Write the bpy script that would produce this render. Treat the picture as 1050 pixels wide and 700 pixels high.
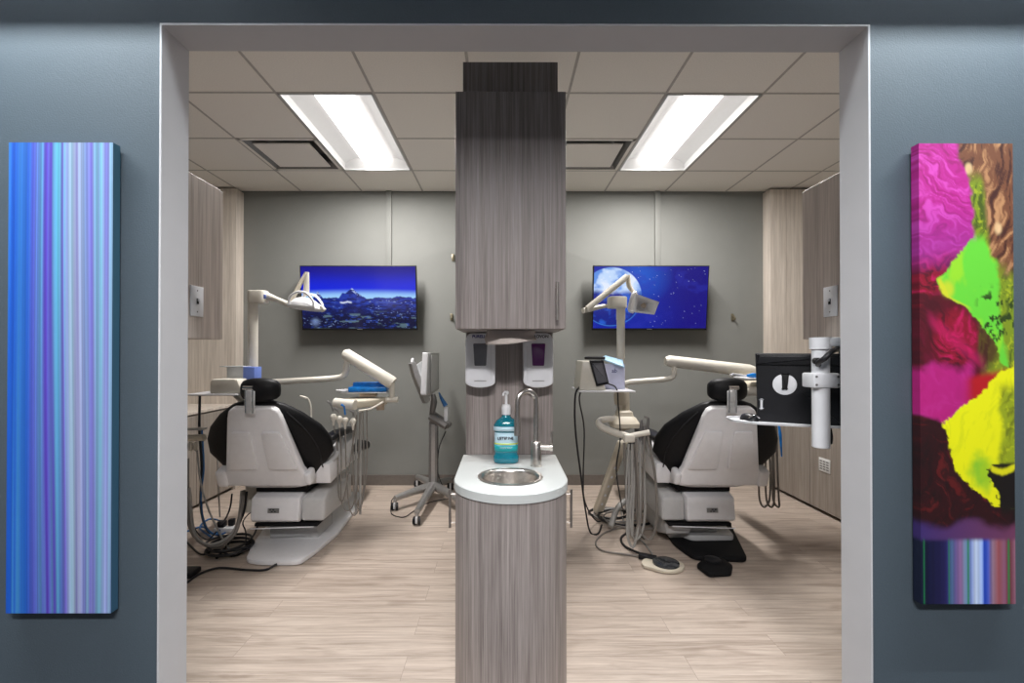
import bpy, bmesh, math, random
import numpy as np
from mathutils import Vector, Matrix, Quaternion
random.seed(7)
PI = math.pi
S = bpy.context.scene
C = S.collection
for o in list(bpy.data.objects): bpy.data.objects.remove(o)

# ------------------------------------------------------------------ camera
F = 468.0; YAW = 0.003; PITCH = 0.006; SHY = 8.2; SHX = 7.6; EYE = 1.34
cam = bpy.data.cameras.new('camera'); camo = bpy.data.objects.new('camera', cam); C.objects.link(camo)
camo.location = (0, 0, EYE); camo.rotation_euler = (PI/2 + PITCH, 0, -YAW)
cam.sensor_width = 36; cam.lens = 36*F/1050; cam.shift_y = SHY/1050; cam.shift_x = SHX/1050; cam.clip_start = .05
S.camera = camo
RM = camo.rotation_euler.to_matrix()
def pt(px, py, Y):
    "world point at distance Y that the photograph shows at px, py"
    d = RM @ Vector(((px-525+SHX)/F, (350+SHY-py)/F, -1.0))
    return Vector((0, 0, EYE)) + d*(Y/d.y)
def fl(px, py, z=0.0):
    d = RM @ Vector(((px-525+SHX)/F, (350+SHY-py)/F, -1.0))
    return Vector((0, 0, EYE)) + d*((z-EYE)/d.z)

# ------------------------------------------------------------------ world, lights, exposure
w = bpy.data.worlds.new('world'); S.world = w; w.use_nodes = True
w.node_tree.nodes['Background'].inputs[0].default_value = (.8, .85, 1, 1)
w.node_tree.nodes['Background'].inputs[1].default_value = .02
S.view_settings.view_transform = 'Standard'; S.view_settings.look = 'None'
S.view_settings.exposure = 0.0; S.view_settings.gamma = 1; S.view_settings.use_curve_mapping = False
LENS = 5.0
def area(name, loc, sx, sy, power, rot=(0,0,0), col=(1,1,1), spread=PI):
    l = bpy.data.lights.new(name, 'AREA'); l.shape = 'RECTANGLE'; l.size = sx; l.size_y = sy
    l.energy = power; l.color = col; l.spread = spread
    o = bpy.data.objects.new(name, l); C.objects.link(o); o.location = loc; o.rotation_euler = rot; return o
def spot(name, loc, tgt, power, size, blend, col=(1,1,1), rad=.04):
    l = bpy.data.lights.new(name, 'SPOT'); l.energy = power; l.spot_size = math.radians(size); l.spot_blend = blend
    l.color = col; l.shadow_soft_size = rad
    o = bpy.data.objects.new(name, l); C.objects.link(o); o.location = loc
    o.rotation_euler = (Vector(tgt)-Vector(loc)).to_track_quat('-Z', 'Y').to_euler(); return o
for sx in (-1.75, 1.85):        # lamps recessed in a ceiling slot: the slot's edge cuts the light off high on the wall
    area('hall_wall_washer', (sx, 1.01, 3.10), 1.5, .014, 74, (0, 0, 0), (.88, .96, 1))
area('hall_panel_light', (0.03, -.85, 3.05), 1.4, .3, 158, (0, 0, 0), (1, .98, .985))
for sx in (-1.123, 1.333):       # the lamps behind the lenses of the two ceiling lights
    area('troffer_lamp', (sx, 3.47, 2.982), .15, 1.1, 72, (0, 0, 0), (1, .97, .945))

# ------------------------------------------------------------------ mesh helpers
def new(): return bmesh.new()
def box(bm, c, s, bev=0, seg=2, rot=None):
    m = Matrix.Translation(Vector(c)) @ ((rot.to_4x4() if rot else Matrix.Identity(4))) @ Matrix.Diagonal((*s, 1))
    t = bmesh.new(); bmesh.ops.create_cube(t, size=1, matrix=m)
    if bev: bmesh.ops.bevel(t, geom=t.edges[:], offset=bev, segments=seg, profile=.5, affect='EDGES')
    merge(bm, t); return bm
def merge(bm, t):
    me = bpy.data.meshes.new('tmp'); t.to_mesh(me); t.free(); bm.from_mesh(me); bpy.data.meshes.remove(me)
def bx(bm, x0, x1, y0, y1, z0, z1, bev=0, seg=2):
    return box(bm, ((x0+x1)/2, (y0+y1)/2, (z0+z1)/2), (abs(x1-x0), abs(y1-y0), abs(z1-z0)), bev, seg)
def loft(bm, rings, cap=True, closed=True):
    vs = [[bm.verts.new(p) for p in r] for r in rings]
    n = len(rings[0])
    for a, b in zip(vs, vs[1:]):
        for i in range(n if closed else n-1):
            j = (i+1) % n
            bm.faces.new((a[i], a[j], b[j], b[i]))
    if cap and closed:
        bm.faces.new(vs[0][::-1]); bm.faces.new(vs[-1])
    return bm
def smooth_path(pts, k=6):
    P = [Vector(p) for p in pts]
    if len(P) < 3 or k < 2: return P
    P = [P[0]*2-P[1]] + P + [P[-1]*2-P[-2]]
    out = []
    for i in range(1, len(P)-2):
        a, b, c, d = P[i-1], P[i], P[i+1], P[i+2]
        for j in range(k):
            t = j/k
            out.append(.5*((2*b)+(c-a)*t+(2*a-5*b+4*c-d)*t*t+(3*b-a-3*c+d)*t**3))
    out.append(P[-2]); return out
def fillet(pts, r, k=5):
    P = [Vector(p) for p in pts]; out = [P[0]]
    for i in range(1, len(P)-1):
        a, b, c = P[i-1], P[i], P[i+1]
        u = (a-b); v = (c-b); rr = min(r, u.length*.48, v.length*.48)
        p0 = b+u.normalized()*rr; p1 = b+v.normalized()*rr
        for j in range(k+1):
            t = j/k; out.append((1-t)**2*p0+2*t*(1-t)*b+t*t*p1)
    out.append(P[-1]); return out
def tube(bm, pts, r, n=10, k=1, cap=True, rend=None):
    P = smooth_path(pts, k) if k > 1 else [Vector(p) for p in pts]
    m = len(P); R = []
    for i in range(m):
        if isinstance(r, (list, tuple)):
            f = i/(m-1)*(len(r)-1); a = min(int(f), len(r)-2); R.append(r[a]+(r[a+1]-r[a])*(f-a))
        else: R.append(r)
    T = []
    for i in range(m):
        d = P[min(i+1, m-1)]-P[max(i-1, 0)]
        T.append(d.normalized() if d.length > 1e-9 else Vector((0, 0, 1)))
    up = Vector((0, 0, 1)) if abs(T[0].z) < .9 else Vector((1, 0, 0))
    N = (up-T[0]*up.dot(T[0])).normalized(); rings = []
    for i in range(m):
        N = (N-T[i]*N.dot(T[i])).normalized(); B = T[i].cross(N)
        rings.append([P[i]+(N*math.cos(2*PI*j/n)+B*math.sin(2*PI*j/n))*R[i] for j in range(n)])
    return loft(bm, rings, cap)
def lathe(bm, c, prof, n=32, axis=Vector((0, 0, 1)), cap=True):
    q = Vector((0, 0, 1)).rotation_difference(Vector(axis).normalized())
    rings = [[Vector(c)+q @ Vector((r*math.cos(2*PI*j/n), r*math.sin(2*PI*j/n), z)) for j in range(n)] for r, z in prof]
    return loft(bm, rings, cap)
def prism(bm, poly, z0, z1, M=None, bev=0, seg=2):
    t = bmesh.new(); M = M or Matrix.Identity(4)
    a = [t.verts.new(M @ Vector((x, y, z0))) for x, y in poly]; b = [t.verts.new(M @ Vector((x, y, z1))) for x, y in poly]
    n = len(poly); t.faces.new(a[::-1]); t.faces.new(b)
    for i in range(n): t.faces.new((a[i], a[(i+1) % n], b[(i+1) % n], b[i]))
    bmesh.ops.recalc_face_normals(t, faces=t.faces[:])
    if bev: bmesh.ops.bevel(t, geom=t.edges[:], offset=bev, segments=seg, profile=.5, affect='EDGES')
    merge(bm, t); return bm
def round_poly(poly, r, k=4):
    n = len(poly); out = []
    for i in range(n):
        a, b, c = (Vector(poly[(i-1) % n]), Vector(poly[i]), Vector(poly[(i+1) % n]))
        u = a-b; v = c-b; rr = min(r, u.length*.45, v.length*.45)
        p0 = b+u.normalized()*rr; p1 = b+v.normalized()*rr
        for j in range(k+1):
            t = j/k; q = (1-t)**2*p0+2*t*(1-t)*b+t*t*p1; out.append((q.x, q.y))
    return out
def sup(a, b, e=.6, n=28):
    out = []
    for j in range(n):
        t = 2*PI*j/n; c, s = math.cos(t), math.sin(t)
        out.append((math.copysign(abs(c)**e, c)*a, math.copysign(abs(s)**e, s)*b))
    return out

def build(name, bm, mat, parent=None, smooth=True, ang=40, keep=False):
    bmesh.ops.recalc_face_normals(bm, faces=bm.faces[:]) if not keep else None
    me = bpy.data.meshes.new(name)
    xs = [v.co for v in bm.verts]
    lo = Vector([min(v[i] for v in xs) for i in range(3)]); hi = Vector([max(v[i] for v in xs) for i in range(3)])
    base = Vector(((lo.x+hi.x)/2, (lo.y+hi.y)/2, lo.z))
    bmesh.ops.translate(bm, verts=bm.verts[:], vec=-base)
    bm.to_mesh(me); bm.free()
    for m in (mat if isinstance(mat, (list, tuple)) else [mat]): me.materials.append(m)
    if smooth:
        me.polygons.foreach_set('use_smooth', [True]*len(me.polygons))
        try: me.set_sharp_from_angle(angle=math.radians(ang))
        except Exception: pass
    o = bpy.data.objects.new(name, me); C.objects.link(o)
    if parent:
        wp = parent.location.copy(); q = parent.parent
        while q: wp += q.location; q = q.parent
        o.parent = parent; o.location = base-wp
    else: o.location = base
    return o
def tag(o, label, cat, group=None):
    o['label'] = label; o['category'] = cat
    if group: o['group'] = group
    return o
def thing(name, label, cat, loc, group=None):
    o = bpy.data.objects.new(name, None); C.objects.link(o); o.location = loc; o.empty_display_size = .05
    return tag(o, label, cat, group)
def struct(name, bm, mat, parent=None, smooth=False):
    o = build(name, bm, mat, parent, smooth)
    o['kind'] = 'structure'; return o

# ------------------------------------------------------------------ materials
def nodes(name):
    m = bpy.data.materials.new(name); m.use_nodes = True; nt = m.node_tree
    return m, nt, nt.nodes['Principled BSDF']
def mat(name, col, rough=.5, metal=0, noise=.06, scale=30, bump=0, coat=0, emit=0, trans=0, ior=1.45, spec=.5):
    m, nt, b = nodes(name); b.inputs['Specular IOR Level'].default_value = spec
    tc = nt.nodes.new('ShaderNodeTexCoord'); n = nt.nodes.new('ShaderNodeTexNoise'); n.inputs['Scale'].default_value = scale
    nt.links.new(tc.outputs['Object'], n.inputs['Vector'])
    r = nt.nodes.new('ShaderNodeValToRGB')
    c = col
    r.color_ramp.elements[0].position = .3; r.color_ramp.elements[1].position = .7
    r.color_ramp.elements[0].color = (*[x*(1-noise) for x in c], 1); r.color_ramp.elements[1].color = (*[min(1, x*(1+noise)) for x in c], 1)
    nt.links.new(n.outputs['Fac'], r.inputs['Fac']); nt.links.new(r.outputs['Color'], b.inputs['Base Color'])
    b.inputs['Roughness'].default_value = rough; b.inputs['Metallic'].default_value = metal
    b.inputs['Coat Weight'].default_value = coat; b.inputs['IOR'].default_value = ior
    if trans: b.inputs['Transmission Weight'].default_value = trans
    if bump:
        bp = nt.nodes.new('ShaderNodeBump'); bp.inputs['Strength'].default_value = bump; bp.inputs['Distance'].default_value = .002
        nt.links.new(n.outputs['Fac'], bp.inputs['Height']); nt.links.new(bp.outputs['Normal'], b.inputs['Normal'])
    if emit:
        b.inputs['Emission Color'].default_value = (*c, 1); b.inputs['Emission Strength'].default_value = emit
    return m
def wood(name, lo, hi, sc=(38, 38, 1.1), rough=.45):
    m, nt, b = nodes(name); N = nt.nodes.new; L = nt.links.new
    tc = N('ShaderNodeTexCoord')
    def ns(s, det=4, rg=.6):
        mp = N('ShaderNodeMapping'); mp.inputs['Scale'].default_value = s; L(tc.outputs['Object'], mp.inputs['Vector'])
        n = N('ShaderNodeTexNoise'); n.inputs['Scale'].default_value = 1; n.inputs['Detail'].default_value = det; n.inputs['Roughness'].default_value = rg
        L(mp.outputs['Vector'], n.inputs['Vector']); return n
    a = ns(sc, 5, .65); c = ns((sc[0]*5, sc[1]*5, sc[2]*4), 2); 
    mx = N('ShaderNodeMix'); mx.data_type = 'FLOAT'; mx.inputs[0].default_value = .35
    L(a.outputs['Fac'], mx.inputs[2]); L(c.outputs['Fac'], mx.inputs[3])
    r = N('ShaderNodeValToRGB'); r.color_ramp.elements[0].position = .36; r.color_ramp.elements[1].position = .64
    r.color_ramp.elements[0].color = (*lo, 1); r.color_ramp.elements[1].color = (*hi, 1)
    L(mx.outputs[0], r.inputs['Fac']); L(r.outputs['Color'], b.inputs['Base Color'])
    b.inputs['Roughness'].default_value = rough
    return m
def floor_mat():
    m, nt, b = nodes('vinyl_plank'); N = nt.nodes.new; L = nt.links.new
    tc = N('ShaderNodeTexCoord')
    br = N('ShaderNodeTexBrick'); br.inputs['Scale'].default_value = 1; br.inputs['Brick Width'].default_value = 1.22; br.inputs['Row Height'].default_value = .152
    br.inputs['Mortar Size'].default_value = .0012; br.inputs['Mortar Smooth'].default_value = .3; br.offset = .37; br.offset_frequency = 2
    br.inputs['Color1'].default_value = (0, 0, 0, 1); br.inputs['Color2'].default_value = (1, 1, 1, 1); br.inputs['Mortar'].default_value = (.5, .5, .5, 1)
    L(tc.outputs['Object'], br.inputs['Vector'])
    ml = N('ShaderNodeVectorMath'); ml.operation = 'MULTIPLY_ADD'; ml.inputs[1].default_value = (7, 5, 3)
    L(br.outputs['Color'], ml.inputs[0]); L(tc.outputs['Object'], ml.inputs[2])
    def ns(s, det, rg, dist=0):
        mp = N('ShaderNodeMapping'); mp.inputs['Scale'].default_value = s; L(ml.outputs[0], mp.inputs['Vector'])
        n = N('ShaderNodeTexNoise'); n.inputs['Scale'].default_value = 1; n.inputs['Detail'].default_value = det; n.inputs['Roughness'].default_value = rg
        n.inputs['Distortion'].default_value = dist
        L(mp.outputs['Vector'], n.inputs['Vector']); return n
    a = ns((1.3, 26, 1), 7, .7, .8); c = ns((4, 130, 1), 4, .7); d = ns((2.2, 9, 1), 2, .5, 1.0)
    r = N('ShaderNodeValToRGB'); e = r.color_ramp.elements
    e[0].position = .34; e[0].color = (.31, .245, .195, 1); e[1].position = .64; e[1].color = (.63, .54, .46, 1)
    q = e.new(.5); q.color = (.50, .41, .343, 1)
    mx = N('ShaderNodeMix'); mx.data_type = 'FLOAT'; mx.inputs[0].default_value = .35
    L(a.outputs['Fac'], mx.inputs[2]); L(c.outputs['Fac'], mx.inputs[3]); L(mx.outputs[0], r.inputs['Fac'])
    r2 = N('ShaderNodeValToRGB'); r2.color_ramp.elements[0].position = .2; r2.color_ramp.elements[0].color = (.66, .62, .59, 1); r2.color_ramp.elements[1].position = .44; r2.color_ramp.elements[1].color = (1, 1, 1, 1)
    L(d.outputs['Fac'], r2.inputs['Fac'])
    m1 = N('ShaderNodeMix'); m1.data_type = 'RGBA'; m1.blend_type = 'MULTIPLY'; m1.inputs[0].default_value = 1
    L(r.outputs['Color'], m1.inputs[6]); L(r2.outputs['Color'], m1.inputs[7])
    m2 = N('ShaderNodeMix'); m2.data_type = 'RGBA'; m2.inputs[7].default_value = (.2, .15, .12, 1)
    mf = N('ShaderNodeMath'); mf.operation = 'MULTIPLY'; mf.inputs[1].default_value = .6
    L(br.outputs['Fac'], mf.inputs[0]); L(mf.outputs[0], m2.inputs[0]); L(m1.outputs[2], m2.inputs[6])
    L(m2.outputs[2], b.inputs['Base Color']); b.inputs['Roughness'].default_value = .42
    return m
def attr_mat(name, rough=.5, emit=0, coat=0):
    m, nt, b = nodes(name); a = nt.nodes.new('ShaderNodeVertexColor'); a.layer_name = 'paint'
    if emit:
        b.inputs['Base Color'].default_value = (.01, .01, .012, 1)
        nt.links.new(a.outputs['Color'], b.inputs['Emission Color']); b.inputs['Emission Strength'].default_value = emit
    else: nt.links.new(a.outputs['Color'], b.inputs['Base Color'])
    b.inputs['Roughness'].default_value = rough; b.inputs['Coat Weight'].default_value = coat
    return m
M = dict(
    floor=floor_mat(),
    ceil=mat('ceiling_tile', (.87, .82, .755), .9, noise=.05, scale=160, bump=.3),
    tbar=mat('ceiling_grid_metal', (.46, .42, .38), .5),
    grey=mat('grey_wall_paint', (.225, .228, .213), .75, noise=.02, scale=6),
    blue=mat('blue_grey_wall_paint', (.070, .093, .113), .55, noise=.04, scale=220, bump=.25),
    jamb=mat('pale_grey_trim_paint', (.54, .53, .54), .6, noise=.015, scale=10),
    hall_dark=mat('unseen_dark_floor', (.05, .05, .055), .95, noise=.3, scale=200),
    hall=mat('hall_grey_paint', (.22, .22, .23), .8),
    base=mat('taupe_rubber_baseboard', (.15, .13, .115), .6),
    wlight=wood('light_wood_laminate', (.53, .46, .395), (.78, .70, .615)),
    wmid=wood('base_cabinet_wood', (.24, .20, .168), (.39, .345, .30)),  # wood in a darker tone than the end panels, for the base cabinets
    wdark=wood('taupe_wood_laminate', (.34, .28, .24), (.60, .51, .45)),
    wpil=wood('ash_grey_wood_laminate', (.155, .128, .119), (.36, .315, .295), (75, 75, 1.3)),
    white=mat('white_solid_surface', (.50, .51, .495), .3, noise=.01),
    plastic=mat('white_plastic', (.72, .72, .74), .35, noise=.02),
    ivory=mat('ivory_enamel', (.70, .66, .58), .33, noise=.02),
    cream=mat('cream_enamel', (.62, .56, .45), .4, noise=.03),
    shell=mat('light_grey_enamel', (.80, .79, .80), .35, noise=.02),
    shell2=mat('grey_plastic_and_shaded_shell', (.52, .515, .51), .45, noise=.03),  # grey parts, and the shell colour with shading put into it
    black=mat('black_upholstery', (.006, .006, .007), .5, noise=.2, scale=60, bump=.3, spec=.25),
    bplast=mat('black_plastic', (.014, .014, .016), .4, spec=.3),
    rubber=mat('black_rubber', (.008, .008, .009), .65, spec=.2),
    steel=mat('brushed_steel', (.62, .58, .54), .28, 1, noise=.08, scale=90),
    chrome=mat('polished_chrome', (.75, .75, .76), .15, 1),
    dsteel=mat('grey_metal', (.22, .21, .205), .4, .6),
    galv=mat('satin_aluminium', (.46, .45, .44), .35, .8),
    bluep=mat('blue_plastic_film', (.01, .20, .62), .3, noise=.25, scale=25),
    paleblue=mat('pale_blue_paper', (.45, .68, .85), .6),
    boxblue=mat('periwinkle_carton', (.16, .24, .62), .5),
    clear=mat('frosted_clear_plastic', (.75, .77, .78), .25, trans=.35),
    bright=mat('bright_bracket_metal', (.72, .72, .72), .3, .35),
    hose=mat('grey_silicone_hose', (.36, .35, .33), .45),
    hosed=mat('taupe_silicone_hose', (.21, .19, .17), .5),
    cable=mat('black_cable', (.012, .012, .014), .45),
    cblue=mat('blue_cable', (.02, .10, .26), .45),
    lens=None,
    teal=mat('teal_mouthwash', (.004, .165, .225), .12, noise=.05, coat=.6),
    lab=mat('silver_blue_label', (.45, .62, .70), .35), labg=mat('teal_label', (.01, .33, .36), .35), laby=mat('yellow_green_label', (.62, .75, .05), .4),
    ink=mat('dark_ink', (.02, .02, .03), .5), inkb=mat('navy_ink', (.02, .02, .16), .5),
    purple=mat('purple_soap', (.10, .008, .12), .15, coat=.8), smoke=mat('smoked_grey_window', (.12, .12, .135), .2, coat=.6),
    paper=mat('paper_towel', (.50, .44, .40), .9, noise=.06, scale=200, bump=.5),
    brass=mat('dull_brass', (.25, .22, .15), .4, .7),
    dark=mat('dark_void', (.01, .01, .01), .8),
    vent=mat('vent_white', (.75, .74, .72), .4),
    tan=mat('tan_plastic', (.42, .33, .25), .5),
    glow=mat('dark_glass', (.03, .035, .04), .08, coat=1),
)
def emis(name, col, st):
    m = bpy.data.materials.new(name); m.use_nodes = True; nt = m.node_tree; nt.nodes.clear()
    e = nt.nodes.new('ShaderNodeEmission'); e.inputs[0].default_value = (*col, 1); e.inputs[1].default_value = st
    o = nt.nodes.new('ShaderNodeOutputMaterial'); nt.links.new(e.outputs[0], o.inputs[0]); return m
M['lens'] = emis('lit_lamp_lens', (1, .965, .93), LENS)

# noise for the printed canvases and the television pictures
def vnoise(x, y, seed=0):
    xi = np.floor(x).astype(int); yi = np.floor(y).astype(int); xf = x-xi; yf = y-yi
    def h(a, b):
        n = (a*374761393+b*668265263+seed*1442695) & 0x7fffffff
        n = ((n ^ (n >> 13))*1274126177) & 0x7fffffff
        return ((n ^ (n >> 16)) & 0xffff)/65535.0
    u = xf*xf*(3-2*xf); v = yf*yf*(3-2*yf)
    return (h(xi, yi)*(1-u)+h(xi+1, yi)*u)*(1-v)+(h(xi, yi+1)*(1-u)+h(xi+1, yi+1)*u)*v
def fbm(x, y, seed=0, o=4):
    s = 0; a = .5; t = 0
    for i in range(o): s = s+a*vnoise(x*2**i, y*2**i, seed+i*17); t += a; a *= .5
    return s/t
def mixc(a, b, t):
    t = np.clip(t, 0, 1)[..., None]; return a*(1-t)+b*t
def sm(e0, e1, x):
    t = np.clip((x-e0)/(e1-e0), 0, 1); return t*t*(3-2*t)
def srgb(r, g, b): return np.array([(c/255)**2.2 for c in (r, g, b)])
def picture(name, cols, corners, mt, parent, side=0.0, sidedir=None):
    "grid sheet of coloured points: cols[row from top][col]; corners tl, tr, bl, br"
    h, wd, _ = cols.shape
    tl, tr, bl, br = [np.array(c) for c in corners]
    v = np.linspace(0, 1, h)[:, None, None]; u = np.linspace(0, 1, wd)[None, :, None]
    P = (tl*(1-u)+tr*u)*(1-v)+(bl*(1-u)+br*u)*v
    P = P.reshape(-1, 3)
    idx = np.arange(h*wd).reshape(h, wd)
    f = np.stack([idx[:-1, :-1], idx[1:, :-1], idx[1:, 1:], idx[:-1, 1:]], -1).reshape(-1, 4)
    base = P.mean(0); me = bpy.data.meshes.new(name)
    me.from_pydata([tuple(p) for p in P-base], [], [tuple(int(k) for k in q) for q in f])
    ca = me.color_attributes.new('paint', 'FLOAT_COLOR', 'POINT')
    rgba = np.ones((h*wd, 4)); rgba[:, :3] = np.clip(cols.reshape(-1, 3), 0, 1)
    ca.data.foreach_set('color', rgba.ravel())
    me.materials.append(mt)
    o = bpy.data.objects.new(name, me); C.objects.link(o)
    wp = parent.location; o.parent = parent; o.location = Vector(base)-wp
    return o

# ================================================================== SETTING
WY0, WY1 = 1.40, 1.52           # wall with the wide opening
OX0, OX1, OZ = -1.049, 1.126, 2.345
CZ = 2.97; BY = 4.62; CX = .005
bm = new(); bx(bm, -3.4, 3.46, 1.45, BY+.1, -.05, 0); struct('floor', bm, M['floor'])
bm = new(); bx(bm, -3.4, 3.46, -2.0, 1.45, -.05, 0); struct('floor_hall', bm, M['hall_dark'])  # unseen hall floor, made dark so less light bounces up from it
# front wall: a frame around the opening
bm = new(); bx(bm, -3.4, OX0-.004, WY0, WY1, 0, CZ); bx(bm, OX1+.004, 3.46, WY0, WY1, 0, CZ); bx(bm, OX0-.004, OX1+.004, WY0, WY1, OZ+.004, CZ)
struct('wall_front', bm, M['blue'])
bm = new()
bx(bm, OX0-.006, OX0, WY0-.001, WY1+.001, 0, OZ+.006); bx(bm, OX1, OX1+.006, WY0-.001, WY1+.001, 0, OZ+.006); bx(bm, OX0, OX1, WY0-.001, WY1+.001, OZ, OZ+.006)
struct('trim_1', bm, M['jamb'])
bm = new(); bx(bm, -3.4, 3.46, BY, BY+.1, 0, CZ); struct('wall_back', bm, M['grey'])
bm = new(); bx(bm, -3.4, -3.3, WY1, BY, 0, CZ); struct('wall_left', bm, M['grey'])
bm = new(); bx(bm, 3.36, 3.46, WY1, BY, 0, CZ); struct('wall_right', bm, M['grey'])
bm = new(); bx(bm, -.185, .245, 2.30, BY, 0, 2.5); struct('wall_center', bm, M['grey'])
bm = new(); bx(bm, -2.62, -.185, BY-.012, BY, 0, .105, .003); bx(bm, .245, 2.66, BY-.012, BY, 0, .105, .003); struct('baseboard_back', bm, M['base'])
# hallway shell round the camera
bm = new()
for y0, y1 in ((-2.0, -1.0), (-.44, .90), (1.12, WY0)): bx(bm, -3.4, 3.46, y0, y1, 2.88, 3.15)
bx(bm, -3.4, 3.46, -2.0, WY0, 3.15, 3.2); struct('ceiling_hall', bm, M['hall'])
bm = new(); bx(bm, -3.4, 3.46, -2.1, -2.0, 0, 3.2); bx(bm, -3.4, -3.3, -2.0, WY0, 0, 3.2); bx(bm, 3.36, 3.46, -2.0, WY0, 0, 3.2); struct('wall_hall', bm, M['hall'])
# tiled ceiling: cells left open where the lights and diffusers sit
G = .614; gx0 = .412-G*7; gy0 = 2.86-G*3
def near(a, b): return abs(a-b) < .05
bm = new(); gb = new()
xs = [gx0+G*i for i in range(13)]; ys = [gy0+G*i for i in range(7)]
holes = [(-.816-G, 2.86), (-.816-G, 2.86+G), (1.026, 2.86), (1.026, 2.86+G), (-.816-2*G, 2.86+G), (.412, 2.86+G)]
for i in range(-1, 13):
    for j in range(-1, 6):
        x0 = gx0+G*i; y0 = gy0+G*j; x1 = x0+G; y1 = y0+G
        if any(near(x0, h[0]) and near(y0, h[1]) for h in holes): continue
        x0 = max(x0, -3.3); x1 = min(x1, 3.36); y0 = max(y0, WY1); y1 = min(y1, BY)
        if x1-x0 < .02 or y1-y0 < .02: continue
        bx(bm, x0+.004, x1-.004, y0+.004, y1-.004, CZ, CZ+.015)
cl = struct('ceiling', bm, M['ceil'])
for x in xs:
    if -3.3 < x < 3.36: bx(gb, x-.008, x+.008, WY1, BY, CZ-.002, CZ+.02)
for y in ys:
    if WY1 < y < BY:
        for i in range(-1, 13):
            x0 = max(gx0+G*i, -3.3); x1 = min(gx0+G*(i+1), 3.36)
            if near(y, 2.86+G) and (near(gx0+G*i, -.816-G) or near(gx0+G*i, 1.026)): continue
            if x1 > x0: bx(gb, x0, x1, y-.008, y+.008, CZ-.0018, CZ+.02)
struct('ceiling_grid', gb, M['tbar'], cl)
bm = new(); bx(bm, -3.4, 3.46, WY1, BY+.1, CZ+.25, CZ+.3); struct('ceiling_slab', bm, M['dark'])

# ------------------------------------------------------------------ ceiling lights and air diffusers
def troffer(x0, label):
    x1 = x0+G; y0 = 2.86; y1 = y0+2*G; xc = (x0+x1)/2; z = CZ
    t = thing('ceiling_light', label, 'ceiling light', (xc, (y0+y1)/2, z), 'recessed ceiling lights')
    f = new(); e = .014
    for a in ((x0+.006, x0+.006+e, y0+.006, y1-.006), (x1-.006-e, x1-.006, y0+.006, y1-.006), (x0+.006, x1-.006, y0+.006, y0+.006+e), (x0+.006, x1-.006, y1-.006-e, y1-.006)):
        bx(f, *a, z-.004, z+.006)
    build('frame', f, M['white'], t, False)
    r = new(); hw = G/2-.02
    for s in (-1, 1):
        prof = [(hw, 0), (hw-.01, .045), (hw-.05, .075), (.18, .09), (.12, .09)]
        ring = lambda y: [Vector((xc+s*a, y, z+b)) for a, b in prof]
        loft(r, [ring(y0+.02), ring(y1-.02)], cap=False, closed=False)
    for yy, d in ((y0+.02, 1), (y1-.02, -1)):
        vs = [r.verts.new((xc+s*a, yy+d*b, z+c)) for s, a, b, c in ((-1, hw, 0, 0), (1, hw, 0, 0), (1, hw-.02, .03, .09), (-1, hw-.02, .03, .09))]
        r.faces.new(vs)
    build('reflector', r, M['refl'], t, True, keep=True)
    l = new(); prof = [(-.125, .088), (-.115, .055), (-.07, .028), (0, .016), (.07, .028), (.115, .055), (.125, .088)]
    loft(l, [[Vector((xc+a, y, z+b)) for a, b in prof] for y in (y0+.045, y1-.045)], cap=False, closed=False)
    for yy in (y0+.045, y1-.045): l.faces.new([l.verts.new((xc+a, yy, z+b)) for a, b in prof])
    build('lamp_lens', l, M['lens'], t, True, keep=True)
    h = new(); bx(h, x0+.01, x1-.01, y0+.01, y1-.01, z+.11, z+.14); build('housing', h, M['white'], t, False)
M['refl'] = mat('white_reflector_enamel', (.78, .78, .78), .5, noise=.01)
troffer(-.816-G, 'long lit troffer ceiling light over the dental chair beside the wall television showing mountains')
troffer(1.026, 'long lit troffer ceiling light over the dental chair facing the moon television')
def diffuser(x0, label):
    y0 = 2.86+G; x1 = x0+G; y1 = y0+G
    t = thing('air_diffuser', label, 'air vent', ((x0+x1)/2, (y0+y1)/2, CZ), 'square ceiling air diffusers')
    f = new(); e = .03
    for a in ((x0+.006, x0+e, y0+.006, y1-.006), (x1-e, x1-.006, y0+.006, y1-.006), (x0+.006, x1-.006, y0+.006, y0+e), (x0+.006, x1-.006, y1-e, y1-.006)): bx(f, *a, CZ-.003, CZ+.004)
    build('frame', f, M['ceil'], t, False)
    c = new(); rings = []
    for i, zz in ((e, 0), (.075, .05), (.11, .10)): rings.append([Vector((x0+i, y0+i, CZ+zz)), Vector((x1-i, y0+i, CZ+zz)), Vector((x1-i, y1-i, CZ+zz)), Vector((x0+i, y1-i, CZ+zz))])
    loft(c, rings, cap=False); c.faces.new([c.verts.new(v) for v in rings[-1]])
    build('cone', c, M['dsteel'], t, False, keep=True)
    p = new(); bx(p, x0+.085, x1-.085, y0+.085, y1-.085, CZ-.004, CZ+.006, .003); build('plaque', p, M['ceil'], t, False)
diffuser(-.816-2*G, 'square ceiling air diffuser left of the lit troffer, over the mountain television side')
diffuser(.412, 'square ceiling air diffuser beside the tall wooden pillar cabinet, half hidden by it')

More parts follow.
